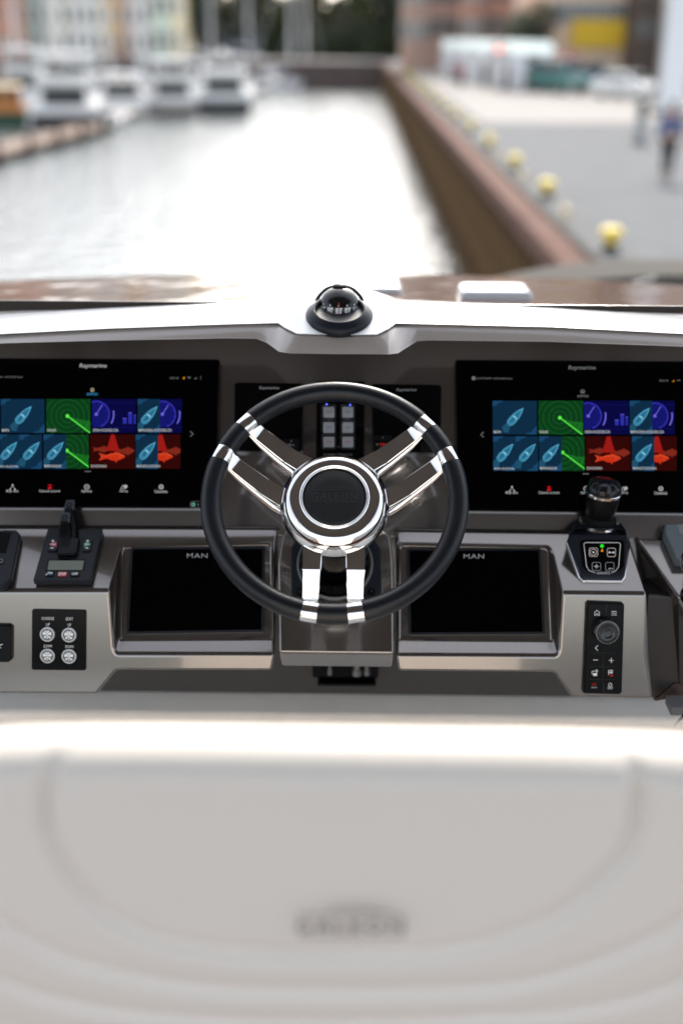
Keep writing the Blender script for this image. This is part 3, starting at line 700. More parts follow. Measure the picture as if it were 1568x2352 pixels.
# throttle / thruster control
th = empty('thruster_control', LED.at(155,1280), 'black control plate with two upright levers, small grey screen and red stop key', 'thruster control')
TP = [(77,1346),(209,1347),(236,1219),(110,1219)]
plate('base_plate', LED, [(76,1333),(208,1333.5),(236,1214),(110,1214)], -.001, .0115, blk_sat, th, .002, .0022)
d = Decal(LED, .0119)
plate('display_frame', LED, [(105,1310),(194,1310),(197,1283.5),(111,1283.5)], .0115, .0123, blk_gloss, th, .001, .0003)
plate('display', LED, [(109.5,1309),(189.5,1309),(193.5,1287.5),(113.5,1287.5)], .0123, .0126, mat('lcd_green_grey', (.105,.125,.098), .18, spec=.4), th, 0, 0)
for q, m_ in (([(104,1323.5),(124,1323.5),(126,1313.5),(107,1313)], blk), ([(133,1323),(153,1323),(154.5,1313),(135,1313)], mat('red_key', (.42,.035,.05), .4)), ([(161,1323.5),(181.5,1323.5),(183,1314),(163,1314)], blk)):
    plate('key', LED, q, .0115, .0135, m_, th, .001, .0006)
d.off = .0139
d.text('ON', 110, 1313.6, 121, 1318.6, white_ink, bold=.03).text('MENU', 111.5, 1318.9, 123.5, 1321.8, em('cyan_print', (.02,.15,.30), .6), bold=.01).line([(105,1319.5),(109.5,1319.5)], 1.1, white_ink); d.line([(107.2,1317.4),(107.2,1321.6)], 1.1, white_ink)
d.text('STOP', 134.5, 1315, 152.5, 1321, white_ink, bold=.03).text('OFF', 165, 1315, 179.5, 1320.6, white_ink, bold=.03)
d.build('key_print', th)
for q, s, m_ in (([(109,1265),(130,1265),(136,1239),(114,1238)], -1, mat('port_red', (.36,.03,.06), .5)), ([(189,1265),(208,1265),(213.5,1239.5),(193,1239)], 1, mat('starboard_green', (.01,.22,.12), .5))):
    plate('hold_key', LED, q, .0115, .0150, blk_sat, th, .0015, .0008)
    x = 121 if s < 0 else 201
    d = Decal(LED, .0154)
    d.line([(x+1-3.4,1242.5),(x+1+3.4,1242.5)], 1.7, white_ink).line([(x+1,1239.4),(x+1,1245.8)], 1.7, white_ink).line([(x-4.5,1258.6),(x+2.5,1258.6)], 2.2, white_ink)
    d.poly([(x-s*9.5+1,1257.5),(x+s*9.5,1250),(x-s*7+2,1243.5)][::s], m_); d.up()
    d.text('HOLD', x-4.5 if s < 0 else x-6, 1247.8, x+8 if s < 0 else x+6, 1252.5, white_ink, bold=.02)
    d.build('key_print', th)
def lever(px0, px1, ytop, ybase, Y0, dx):
    """upright slab-like lever leaning slightly forward, pad on top"""
    b0 = LED.at(px0, ybase, .0115); b1 = LED.at(px1, ybase, .0115)
    top = ony((px0+px1)/2+dx, ytop, Y0); w = .0135
    secs = []
    for f, ww, dd in ((0,.021,.019),(.12,.0225,.019),(.35,.0215,.0175),(.62,.0190,.016),(.85,.0150,.0145),(.97,.0125,.0125),(1,.0105,.0105)):
        c = (b0+b1)/2*(1-f) + top*f; c = c + Vector((0, .010*math.sin(f*math.pi), 0))
        a = ww*.55
        secs.append([c+Vector((x*a, y*dd, 0)) for x, y in ((-.8,-1),(.8,-1),(1,-.75),(1,.75),(.8,1),(-.8,1),(-1,.75),(-1,-.75))])
    mb = MB().grid(secs, closed_u=True); mb.face(secs[-1]); mb.face(secs[0][::-1])
    lv = mb.build('lever', blk, th, sharp=50)
    return lv, top
pads = mat('ribbed_pad', (.035,.04,.048), .5)
for (a, b, yt, yb, Y0, dx) in ((150,178,1163,1248,1.842,-3), (137,168,1192,1264,1.812,-2)):
    lv, top = lever(a, b, yt, yb, Y0, dx)
    q = Plane(top.y, top.z-EYE.z, 50)
    c = top + q.n*.002
    mb = MB().prism(round_loop([c+q.u*x*.0092+q.v*y*.0105-q.n*.004 for x, y in ((-1,-1),(1,-1),(.9,1),(-.7,1))], .002), q.n*.007)
    mb.build('thumb_pad', pads, lv, bevel=.001, loc=None)
    mb = MB()
    for i in range(8):
        an = i*math.pi/4; e = c+q.n*.0034; dr = q.u*math.cos(an)+q.v*math.sin(an)
        mb.prism([e+dr*.0025-q.n.cross(dr)*.0006, e+dr*.006-q.n.cross(dr)*.0006, e+dr*.006+q.n.cross(dr)*.0006, e+dr*.0025+q.n.cross(dr)*.0006], q.n*.0006)
    mb.build('grip_ribs', blk_gloss, lv, smooth=False)
c = LED.at(156, 1262, .0115)
MB().prism(round_loop([LED.at(x, y, .0115) for x, y in ((131,1282),(178,1281),(186,1240),(142,1240))], .006), LED.n*.009).build('lever_boot', blk_gloss, th, bevel=.003)

# ---- joystick
js = empty('joystick', LED.at(1370,1290), 'black docking joystick with chrome rings and lit keypad on the console', 'joystick')
fpq = LED.at(1382, 1332, .006); FP = Plane(fpq.y, fpq.z-EYE.z, 41)
HT = Plane(1.80, -.790, 82)
lo_ = [LED.at(x, y, .004) for x, y in ((1337,1330),(1428,1331),(1446,1262),(1440,1222),(1320,1219),(1304,1255))]
mid_ = [FP.at(1335,1322), FP.at(1430,1324), FP.at(1440,1262), LED.at(1436,1218,.04), LED.at(1310,1214,.04), FP.at(1302,1258)]
up_ = [FP.at(1345,1300,.004), FP.at(1427,1302,.004), FP.at(1434,1233), ony(1426,1203,1.850), ony(1312,1200,1.850), FP.at(1303,1231)]
outer = [[(1337,1331),(1429,1332),(1441,1262),(1437,1228)], None]
# body: rings of eight points, from the ledge upward
def ring8(pts): return pts
lv0 = [LED.at(x, y, .003) for x, y in ((1339,1334),(1427,1335),(1434,1325),(1447,1250),(1440,1222),(1322,1218),(1302,1248),(1331,1324))]
lv1 = [FP.at(x, y) for x, y in ((1340,1326),(1426,1327),(1433,1316),(1441,1247))] + [LED.at(1436,1216,.042), LED.at(1318,1213,.042)] + [FP.at(x, y) for x, y in ((1300,1243),(1332,1314))]
top_ = [FP.at(1316,1227), FP.at(1420,1228), FP.at(1434,1226.5)] 
lv2 = [FP.at(1322,1229), FP.at(1418,1230), FP.at(1435,1229,-.002), HT.at(1433,1214), HT.at(1421,1196), HT.at(1322,1194), HT.at(1309,1210), FP.at(1305,1228,-.002)]
mb = MB(); k = 8
mb.v = lv0+lv1+lv2
fcs = [[0,1,9,8],[1,2,10,9],[2,3,11,10],[3,4,12,11],[4,5,13,12],[5,6,14,13],[6,7,15,14],[7,0,8,15],
       [8,9,10,11,18,17,16,23,14,15],[11,12,20,19,18],[12,13,21,20],[13,14,23,22,21],[16,17,18,19,20,21,22,23],[7,6,5,4,3,2,1,0]]
mb.f = fcs; mb.m = [0]*len(fcs)
mb.build('joystick_body', blk_sat, js, bevel=.0045, seg=4)
plate('chrome_base', LED, [(1338,1336),(1428,1337),(1436,1325),(1446,1250),(1440,1222),(1318,1218),(1299,1246),(1328,1326)], -.001, .0035, chrome, js, .006, .002)
fa = round_loop([FP.at(x, y, .0006) for x, y in ((1345,1312),(1421,1313),(1432,1300),(1433,1246),(1427,1240),(1335,1239),(1330,1246),(1336,1300))], .006)
MB().prism([p-FP.n*.003 for p in fa], FP.n*.0045).build('keypad', blk_gloss, js, bevel=.0008, seg=2)
d = Decal(FP, .0024)
lw = mat('grey_white_print', (.50,.51,.51), .5); br = mat('beige_print', (.58,.48,.42), .5)
ol = [Vector(p) for p in ((1339,1245.5),(1424,1246),(1420.5,1296),(1413,1306),(1402,1312))]
d.line([(1366,1315.6),(1352,1310.5),(1346,1301),(1339.8,1251),(1341.5,1247.2),(1345,1246),(1419,1246.5),(1422.5,1248),(1423.8,1252),(1419.5,1302),(1413,1311),(1403,1315.8)], 1.7, lw)
d.text('AVENTICS', 1369, 1313.6, 1399.5, 1319.2, lw, bold=.01)
d.rline(1352, 1258.6, 1371.5, 1278, 4, 1.3, br).arc(1361.6, 1268.3, 7, 0, 360, 1.5, br).disc(1361.6, 1268.3, 2, white_ink)
d.rline(1393.5, 1259, 1412.5, 1278.5, 4, 1.3, br).poly([(1395.4,1268.6),(1399,1271.8),(1399,1265.4)], white_ink).line([(1399,1268.6),(1402.3,1268.6)], 2.6, white_ink).line([(1404,1268.8),(1407.4,1268.8)], 2.6, white_ink).poly([(1411,1268.8),(1407.4,1265.6),(1407.4,1272)], white_ink)
d.rline(1359, 1291.5, 1378.5, 1310.5, 4, 1.0, ink_grey)
for an in range(8):
    r_ = 7 if an % 2 == 0 else 4.2; a = R(an*45); d.poly([(1368.8+1.5*math.cos(a+1.57),1301-1.5*math.sin(a+1.57)),(1368.8-1.5*math.cos(a+1.57),1301+1.5*math.sin(a+1.57)),(1368.8+r_*math.cos(a),1301-r_*math.sin(a))][::1], lw)
d.rline(1389.5, 1291.8, 1409, 1311, 4, 1.0, ink_grey).poly([(1393,1307),(1401.5,1307),(1401.5,1304)], lw).disc(1404.6, 1306, 1.4, lw)
d.disc(1381.4, 1254, 4.3, em('green_lamp', (.02,.95,.03), 1.2)); d.poly([(1378.3,1267),(1384.8,1267),(1382.6,1260.8),(1381,1260.8)], em('amber_lamp', (1,.40,.01), 1.0))
d.build('keypad_print', js)
jc = HT.at(1373, 1205)
kn = Vector((.04,-.03,1)).normalized(); kk = .000775
MB().lathe([(.0355,-.004),(.0355,.001),(.0335,.0035),(.0300,.004)], jc+HT.n*.0045, HT.n, 48).build('lower_ring', chrome, js)
MB().lathe([(.033,.0),(.0315,.006),(.028,.008),(.029,.011),(.025,.013),(.026,.016),(.021,.018)], jc, kn, 40).build('rubber_boot', rubber, js)
st = MB().lathe([(.0215,.011),(.0235,.018),(.0262,.030),(.0285,.043),(.0293,.054),(.0293,.058)], jc, kn, 40).build('knob_stem', blk, js)
MB().lathe([(.0290,.0570),(.0308,.0580),(.0312,.0622),(.0304,.0632),(.029,.0636)], jc, kn, 48).build('knob_ring', chrome, js)
rows = []; a_ = kn.orthogonal().normalized(); b_ = kn.cross(a_)
for r_, h, sc in ((.0290,.0725,0),(.0300,.0790,.07),(.0292,.0855,.16),(.0255,.0915,.16),(.0205,.0955,.05),(.012,.0985,0),(.0002,.0992,0)):
    rows.append([jc+kn*h*.87+(a_*math.cos(t)+b_*math.sin(t))*r_*1.03*(1-sc*(.5+.5*math.cos(6*t))**3) for t in [2*math.pi*i/72 for i in range(72)]])
MB().grid(rows, closed_u=True).build('knob_cap', blk_sat if False else mat('polished_charcoal', (.006,.007,.009), .20, spec=.35), js, sharp=25)

# ---- remote keypad on the right fascia
rk = empty('remote_keypad', FAS.at(1387,1488), 'tall black remote keypad with rotary knob under the joystick', 'keypad')
plate('keypad_base', FAS, [(1336,1588),(1341,1593),(1422,1595),(1427,1590),(1433,1389),(1428,1384),(1350,1381),(1345,1386)], 0, .006, blk, rk, .003, .0015)
plate('keypad_face', FAS, [(1342,1590),(1424,1592),(1432,1391),(1426,1388),(1354,1386),(1350,1390)], .006, .0095, mat('satin_black_face', (.002,.0022,.0028), .25, spec=.12), rk, .003, .001)
d = Decal(FAS, .0099); d.off = .0099
lnm = mat('groove_black', (.001,.001,.001), .6)
d.line([(1392,1388),(1391,1412)], 1.6, lnm).line([(1385,1570),(1384,1592)], 1.6, lnm).line([(1356,1500),(1412,1501)], .8, lnm).line([(1384,1503),(1383,1568)], .8, lnm).line([(1354,1531),(1412,1532)], .8, lnm).line([(1352,1560),(1412,1561)], .8, lnm)
d.up(); w = white_ink
x, y = 1370, 1408; d.line([(x-5.6,y+5.5),(x-5.6,y-1.5),(x,y-6.2),(x+5.6,y-1.5),(x+5.6,y+5.5),(x+2,y+5.5),(x+2,y+1.5),(x-2,y+1.5),(x-2,y+5.5),(x-5.6,y+5.5)], 1.15, w)
for k in range(3): d.line([(1403.3,1404.6+k*4.0),(1415,1404.8+k*4.0)], 1.25, w)
d.line([(1372.3,1482.6),(1366,1488.3),(1371.8,1494.2)], 1.3, w).line([(1361,1515.8),(1372,1515.8)], 1.4, w).line([(1397.3,1517),(1408.3,1517)], 1.4, w).line([(1402.8,1511.5),(1402.8,1522.5)], 1.4, w)
d.rline(1358.5, 1541.5, 1369.5, 1548.5, 1.6, 1.2, w); d.up().rect(1361.5, 1546, 1370, 1552.5, w).arc(1366.5, 1543, 5, 0, 80, 1.3, w, 8)
d.line([(1396.5,1550.5),(1396.5,1539.5),(1405.5,1539.5),(1405.5,1545.5),(1396.5,1545.5)], 1.2, w).line([(1399,1540.5),(1403,1544.5)], .8, w).line([(1403,1540.5),(1399,1544.5)], .8, w)
rp = em('red_backlit', (.75,.04,.03), .9)
d.line([(1399,1551.5),(1408,1551.5)], 1.2, rp).line([(1401,1549.3),(1406,1553.3)], .9, rp).line([(1406,1549.3),(1401,1553.3)], .9, rp)
d.text('STBY', 1358.3, 1570, 1369, 1573.8, rp, bold=.015).text('(Auto)', 1357, 1577, 1369.5, 1581.6, lw, bold=.0)
d.arc(1400.2, 1572.5, 3.8, -235, 55, 1.2, w, 14).line([(1400.2,1567.3),(1400.2,1572.5)], 1.2, w)
for k in range(4): a = R(45*k); d.line([(1400-2.6*math.cos(a),1579.8-2.6*math.sin(a)),(1400+2.6*math.cos(a),1579.8+2.6*math.sin(a))], .7, w)
d.arc(1400, 1579.8, 5, 130, 230, .8, w, 6).arc(1400, 1579.8, 5, -50, 50, .8, w, 6)
d.build('key_symbols', rk)
c0 = FAS.at(1387.5, 1445.5, .0095); c1 = FAS.at(1391.6, 1452.6, .0095)
kx = FAS.n
g = MB().lathe([(.0208,0),(.0208,.012),(.0200,.0205),(.0192,.0218),(.0155,.0222),(.0145,.0212),(.0110,.0210),(.0100,.0222),(.0088,.0225),(.0084,.0195),(.0002,.0190)], c0, kx, 60).build('rotary_knob', mat('satin_knob', (.008,.009,.011), .25, spec=.5), rk, sharp=30)
MB().lathe([(.0196,.0214),(.0192,.0222),(.0187,.0222)], c0, kx, 60).lathe([(.0106,.0212),(.0100,.0226),(.0094,.0222)], c0, kx, 60).build('knob_trim', mat('dark_chrome', (.25,.26,.27), .15, 1), rk)

# ---- grey instrument on the side console and chrome lever hub at the right edge
o = empty('grey_instrument', LED2.at(1600,1240), 'slate grey instrument box with a small screen at the right edge', 'instrument')
plate('instrument_body', LED2, [(1553,1283),(1680,1286),(1680,1206),(1526,1202),(1525,1222)], 0, .022, grey_dev, o, .003, .004)
plate('instrument_screen', LED2, [(1560,1226),(1680,1228),(1680,1205),(1552,1204)], .022, .0226, mat('grey_screen', (.16,.18,.19), .2), o, .001, .0002)
o = empty('throttle_lever', LED2.at(1600,1310), 'chrome throttle lever hub cut off by the right edge', 'throttle')
c = ony(1604, 1290, 1.70)
MB().sphere(c, .030, 32, 20).build('lever_hub', chrome, o)
MB().cyl(c+Vector((0,.01,-.05)), c, .018, .02, 24).build('lever_stem', blk_gloss, o)
MB().lathe([(.022,0),(.022,.006),(.018,.008)], LED2.at(1590,1372,0), LED2.n, 32, cap1=True).build('lever_base', blk_gloss, o)

# ================================================================== COMPASS
BP = Plane(1.945, -.4415, 71); cc = BP.at(779, 733)
cp = empty('compass', cc, 'black domed compass on the white pod above the wheel', 'compass')
ax = BP.n; ca_ = cc
MB().lathe([(.0575,.000),(.0580,.006),(.0560,.0115),(.0500,.0175),(.0435,.021),(.041,.0195),(.040,.013),(.0002,.012)], ca_, ax, 64).build('compass_base', blk_sat, cp, sharp=40)
dc = ony(779.6, 711, 1.953)
r_d = .0399
MB().sphere(dc, r_d*.955, 32, 20).build('fluid_bowl', mat('compass_black', (.0015,.0015,.0015), .6, spec=.1), cp)
cardp = mat('card_white', (.62,.64,.64), .5)
mb = MB(); lub = MB()
def on_dome(az, el, r_): return dc + Vector((math.sin(az)*math.cos(el), -math.cos(az)*math.cos(el), math.sin(el)))*r_
rr_ = r_d*.962
for k in range(-13, 14):
    a = R(k*6); L = .055 if k % 2 else .085; w_ = R(.9); e0 = R(-3)
    mb.face([on_dome(a-w_, e0-L, rr_), on_dome(a+w_, e0-L, rr_), on_dome(a+w_, e0, rr_), on_dome(a-w_, e0, rr_)])
for k in range(-3, 4):
    a = R(k*24-2); e0 = R(0.5)
    for q in (-1, 0, 1):
        w_ = R(2.0); aa = a+q*R(5.2); h = R(16)
        mb.face([on_dome(aa-w_, e0, rr_), on_dome(aa+w_, e0, rr_), on_dome(aa+w_, e0+h, rr_), on_dome(aa-w_, e0+h, rr_)])
        if q: mb.face([on_dome(aa-w_*1.2*(1), e0+h*(.0 if q<0 else .8), rr_*1.0005), on_dome(aa+w_*2.2, e0+h*(.0 if q<0 else .8), rr_*1.0005), on_dome(aa+w_*2.2, e0+h*(.15 if q<0 else 1), rr_*1.0005), on_dome(aa-w_*1.2, e0+h*(.15 if q<0 else 1), rr_*1.0005)])
    aa = a; mb.face([on_dome(aa-R(1.5), R(19.5), rr_), on_dome(aa+R(1.5), R(19.5), rr_), on_dome(aa+R(1.5), R(24), rr_), on_dome(aa-R(1.5), R(24), rr_)])
mb.build('card_figures', cardp, cp, smooth=False, fixn=False)
lp = [on_dome(R(-1), R(e), rr_*1.003) for e in range(-42, 34, 6)]
MB().tube(lp, .0006, 6).build('lubber_line', mat('lubber_red', (.55,.01,.02), .5), cp)
dm = bpy.data.materials.new('compass_glass'); dm.use_nodes = True; n = dm.node_tree.nodes; l = dm.node_tree.links; n.clear()
ou = n.new('ShaderNodeOutputMaterial'); mx = n.new('ShaderNodeMixShader'); tr_ = n.new('ShaderNodeBsdfTransparent'); gl = n.new('ShaderNodeBsdfGlossy'); fr = n.new('ShaderNodeLayerWeight'); pw_ = n.new('ShaderNodeMath'); pw_.operation = 'POWER'; pw_.inputs[1].default_value = 4; ma_ = n.new('ShaderNodeMath'); ma_.operation = 'MULTIPLY_ADD'; ma_.inputs[1].default_value = .8; ma_.inputs[2].default_value = .05
gl.inputs['Roughness'].default_value = .03; l.new(fr.outputs['Facing'], pw_.inputs[0]); l.new(pw_.outputs[0], ma_.inputs[0]); l.new(ma_.outputs[0], mx.inputs[0]); l.new(tr_.outputs[0], mx.inputs[1]); l.new(gl.outputs[0], mx.inputs[2]); l.new(mx.outputs[0], ou.inputs[0])
MB().sphere(dc, r_d, 48, 32).build('glass_dome', dm, cp)
t = dc+Vector((0,.004,r_d*.965)); MB().lathe([(.0135,-.002),(.0135,.002),(.011,.0045),(.005,.0058),(.0003,.006)], t, (0,.1,1), 32).build('dome_cap', blk, cp)
# hood behind the dome
rows = []
for s_ in (1.00, 1.17):
    rows.append([dc + Vector((math.sin(R(a))*r_d*s_*1.0, .006+math.cos(R(a))*.008, math.cos(R(a))*r_d*s_*.93-.002)) for a in range(-80, 81, 8)])
mb = MB().grid(rows); mb.grid([rows[1], [p+Vector((0,.018,-.004)) for p in rows[1]]])
mb.build('hood', blk_sat, cp)
d = Decal(Plane(*(lambda q: (q.y, q.z-EYE.z))(BP.at(779,752,.0125)), 50), .0); d.text('RITCHIE', 768, 750.2, 791, 753.8, white_ink, bold=.02) if False else d.poly([(762,752.6),(797,752.6),(790,749.8),(769,749.8)], lw)
d.build('brand_mark', cp)

# ================================================================== STEERING WHEEL (local frame: z towards the driver, y up the wheel plane)
wc = ony(768, 1143, 1.625)
sw = empty('steering_wheel', wc, 'steering wheel with black leather rim, three pairs of chrome spokes and round hub', 'steering wheel', rot=(R(42), 0, 0))
RC, RT = .1903, .0160
def rimp(a, c, r_, k, n=20):
    """point on the rim tube: a = angle in the plane, k/n round the tube (slightly oval)"""
    t = 2*math.pi*k/n; rr = c + r_*1.02*math.cos(t)
    return Vector((rr*math.cos(a), rr*math.sin(a), r_*.96*math.sin(t)))
CL = [22, 42, 138, 158, 260, 280]           # clamp angles
hw = 3.45
for i, a0 in enumerate(CL):
    a1 = CL[(i+1) % 6] + (360 if i == 5 else 0)
    s0, s1 = a0+hw, a1-hw; N = max(4, int((s1-s0)/2.2)); rows = []
    rows.append([rimp(R(s0+.05), RC, RT*.90, k, 28) for k in range(28)])
    for j in range(N+1):
        f = j/N; rows.append([rimp(R(s0+(s1-s0)*f), RC, RT*(.975 if j in (0, N) else 1), k, 28) for k in range(28)])
    rows.append([rimp(R(s1-.05), RC, RT*.90, k, 28) for k in range(28)])
    g = MB().grid(rows, closed_u=True).build('leather_grip', leather, sw, local=True, sharp=60)
    # stitched seam on the inner side of the rim
    mb = MB(); nst = int((s1-s0)*1.15); ti = R(150)
    for j in range(nst):
        a = R(s0+1+(s1-s0-2)*j/max(1, nst-1)); da = .0085
        for sg in (-1, 1):
            def sp_(t, da_): rr = RC+(RT*1.03)*math.cos(t); return Vector((rr*math.cos(a+da_), rr*math.sin(a+da_), RT*1.0*math.sin(t)))
            p, q = sp_(ti, 0), sp_(ti+sg*.16, .006)
            mb.tube([p, (p+q)/2*1.0, q], .00045, 4)
    mb.build('seam_stitching', thread, g, local=True, kind='stuff', smooth=False)
for a0 in CL:
    rows = []
    for da, rf in ((-hw,.86),(-hw,.955),(-hw*.92,.97),(hw*.92,.97),(hw,.955),(hw,.86)):
        rows.append([rimp(R(a0+da), RC, RT*rf, k, 40) for k in range(40)])
    c = MB().grid(rows, closed_u=True).build('rim_clamp', chrome, sw, local=True, sharp=30)
def spoke(ang, off):
    """one chrome spoke: flat folded blade above, rounded rib below; drawn pointing down -y then turned"""
    rot = Matrix.Rotation(R(ang-270), 3, 'Z')
    sg = 1 if off > 0 else -1
    P = [(.062,-.022,.0305),(.080,-.0240,.0300),(.106,-.0240,.0285),(.1090,-.0240,.0282),(.1110,-.0233,.0280),(.160,-.0062,.0245),(.170,.0008,.0238),(.176,.0078,.0232),(.181,.0135,.0230)]
    rows = []
    for r_, h, w in P:
        x = w/2; e = .0009; dpt = .0065 if r_ < .172 else .012
        rows.append([rot@Vector((off+q*1.0, -r_, h+z)) for q, z in ((-x,-dpt*.8),(-x-.0002,-e),(-x+e,0),(x-e,0),(x+.0002,-e),(x,-dpt*.8),(x-.003,-dpt),(-x+.003,-dpt))])
    mb = MB().grid(rows, closed_u=True); mb.face(rows[0]); mb.face(rows[-1][::-1])
    b = mb.build('spoke', chrome, sw, local=True, sharp=22)
    # under rib
    rows = []
    for r_, h, w, t in ((.062,-.064,.016,.005),(.078,-.067,.020,.0075),(.090,-.065,.021,.0075),(.130,-.047,.020,.0065),(.160,-.032,.018,.006),(.180,-.015,.015,.006)):
        rows.append([rot@Vector((off+w/2*math.cos(t_)*1.15, -r_, h+t*math.sin(t_)*.8)) for t_ in [2*math.pi*k/14 for k in range(14)]])
    mb = MB().grid(rows, closed_u=True); mb.face(rows[0]); mb.face(rows[-1][::-1])
    mb.build('spoke_rib', chrome, b, local=True, sharp=40)
for ang in (32, 148, 270):
    for off in (-.0333, .0333): spoke(ang, off)
# hub: leather pad, chrome ring, black shroud
HZ = -.026
MB().lathe([(.0002,.0290),(.028,.0288),(.0440,.0280),(.0475,.0262),(.0480,.0235)], (0,0,HZ), (0,0,1), 96).build('hub_pad', leather2, sw, local=True, sharp=70)
hp = [(.0480,.0240),(.0484,.0275),(.0494,.0298),(.0510,.0308),(.0526,.0302),(.0538,.0290),(.0555,.0286),(.0600,.0292),(.0665,.0284),(.0730,.0250),(.0785,.0195),(.0825,.0125),(.0849,.0050),(.0856,-.0010),(.0849,-.0040),(.0815,-.0065),(.0828,-.0085),(.0830,-.0120),(.0780,-.0220),(.0660,-.0330),(.0560,-.0390),(.048,-.042)]
def cr(pts, n=4):
    out = []
    for i in range(len(pts)-1):
        p0 = pts[max(i-1,0)]; p1 = pts[i]; p2 = pts[i+1]; p3 = pts[min(i+2, len(pts)-1)]
        for k in range(n):
            t = k/n; out.append(tuple(.5*((2*b)+(-a+c)*t+(2*a-5*b+4*c-d_)*t*t+(-a+3*b-3*c+d_)*t**3) for a, b, c, d_ in zip(p0, p1, p2, p3)))
    return out+[pts[-1]]
MB().lathe(cr(hp), (0,0,HZ), (0,0,1), 128).build('hub_ring', chrome, sw, local=True, sharp=60)
MB().lathe(cr([(.040,-.040),(.037,-.046),(.036,-.052),(.039,-.062),(.046,-.073),(.0475,-.076),(.047,-.078),(.040,-.079)]), (0,0,HZ), (0,0,1), 96).build('neck_flange', chrome, sw, local=True, sharp=60)
MB().lathe([(.046,-.078),(.052,-.079),(.0535,-.083),(.054,-.150),(.0545,-.195)], (0,0,HZ), (0,0,1), 64).build('column_sleeve', blk_gloss, sw, local=True)
# emblem pressed into the pad
def emblem(put, m, par, nm, **kw):
    mb = MB(); vs, fs = text_geo('GALEON', .0, 0, 1.25); k = len(mb.v)
    mb.v.extend(put(-.92+1.84*u, -.30+.46*v) for u, v in vs); mb.f += [[k+q for q in f] for f in fs]; mb.m += [0]*len(fs)
    def sweep(fn0, fn1, x0, x1, n=16):
        for i in range(n):
            a = x0+(x1-x0)*i/n; b = x0+(x1-x0)*(i+1)/n
            mb.face([put(a, fn0(a)), put(b, fn0(b)), put(b, fn1(b)), put(a, fn1(a))])
    top = lambda x: .44 + .14*math.sin((x+.9)/1.5*math.pi/1.15) if x < .35 else .44+.14*math.sin(1.25/1.5*math.pi/1.15)-(x-.35)**1.4*.62
    sweep(lambda x: .36+.02*x, lambda x: .40+.03*x, -.9, .55); sweep(lambda x: top(x)-.045, top, -.35, .95)
    sweep(lambda x: -.44, lambda x: -.39, -.9, .93)
    return mb.build(nm, m, par, smooth=False, fixn=False, **kw)
emblem(lambda x, y: Vector((x*.0375, y*.0255+.003, HZ + .0292 - (abs(x)*.0375/.05)**2*.0006)), mat('pressed_leather', (.028,.029,.032), .30, spec=.5), sw, 'emblem', local=True)

# column base plate on the console
cb = empty('column_base', COLP.at(770, 1320), 'black column base plate with two screws under the steering wheel', 'column base')
a = [COLP.at(x, y) for x, y in ((672,1383),(868,1385),(876,1362),(874,1262),(848,1228),(694,1226),(668,1260),(669,1360))]
lp = round_loop(a, .012, 5)
MB().prism(lp, COLP.n*.007).build('base_plate', blk_sat, cb, bevel=.0025)
ctr = COLP.at(769, 1296, .007)
MB().lathe([(.0660,0),(.0650,.006),(.0625,.0075),(.060,.006),(.059,.003)], ctr, COLP.n, 72).build('base_ring', mat('grey_ring', (.07,.072,.075), .35), cb)
MB().lathe([(.058,.0),(.058,.020),(.050,.030)], ctr, COLP.n, 64).build('inner_collar', blk_gloss, cb)
for x in (688, 852.5):
    c = COLP.at(x, 1360, .007)
    s_ = MB().lathe([(.0068,0),(.0068,.0012),(.0052,.0035),(.0045,.0042)], c, COLP.n, 24, cap1=True).build('screw', blk_gloss, cb)
    MB().lathe([(.0022,.0043),(.0001,.00435)], c, COLP.n, 6).build('hex_socket', lnm, s_)

# ================================================================== HELM SEAT BACK in the foreground
vinyl = mat('ivory_vinyl', (.80,.745,.675), .5, coat=.05, coat_r=.25, bump=(260,.25,.002))
def seatpt(x, z): return x, z
def px2s(x, y): p = ony(x, y, .915); return (p.x, p.z-CZ)
G = []
for pts, amp in ((((146,1640),(133,1690),(112,1790),(104,1880),(135,1960),(200,2045),(290,2105),(400,2145),(560,2166),(784,2170),(1000,2165),(1180,2125),(1300,2072),(1395,2000),(1447,1935),(1468,1850),(1462,1750),(1446,1650)), .0060),
                 (((-160,1960),(0,2092),(100,2152),(200,2192),(400,2236),(560,2250),(784,2254),(1000,2250),(1200,2232),(1400,2172),(1568,2092),(1720,1960)), .0040),
                 (((-160,2120),(0,2222),(150,2278),(400,2318),(784,2330),(1200,2312),(1400,2282),(1568,2222),(1720,2120)), .0040),
                 (((-160,2260),(0,2330),(150,2375),(400,2405),(784,2415),(1200,2405),(1400,2378),(1568,2332),(1720,2260)), .0040)):
    p = [px2s(*q) for q in pts]; p = cr(p, 5); G.append((p, amp))
def seg_d(px, pz, poly):
    best = 9; side = 0
    for (ax_, az), (bx_, bz) in zip(poly, poly[1:]):
        vx, vz = bx_-ax_, bz-az; t = max(0, min(1, ((px-ax_)*vx+(pz-az)*vz)/(vx*vx+vz*vz)))
        dx, dz = px-ax_-vx*t, pz-az-vz*t; dd = math.hypot(dx, dz)
        if dd < best: best = dd; side = 1 if vx*dz-vz*dx > 0 else -1
    return best, side
def seat_y(x, z):
    d_ = 0
    for i, (p, amp) in enumerate(G):
        if abs(z-sum(q[1] for q in p)/len(p)) > .45: continue
        dd, sd_ = seg_d(x, z, p); d_ += 2.4*amp*math.exp(-(dd/.0075)**2) - .0022*sd_*(1/(1+math.exp(-dd/.012))-.5)*2*(1 if i == 0 else .6)*math.exp(-dd/.05)
    return d_
NX, NZ = 150, 110
top_z = lambda x: -.640 - .10*max(0, abs(x)-.16)**2 - 1.2*max(0, abs(x)-.335)**2
rows = []
HWX = .47; SK = .86      # the seat stands this much nearer than first measured
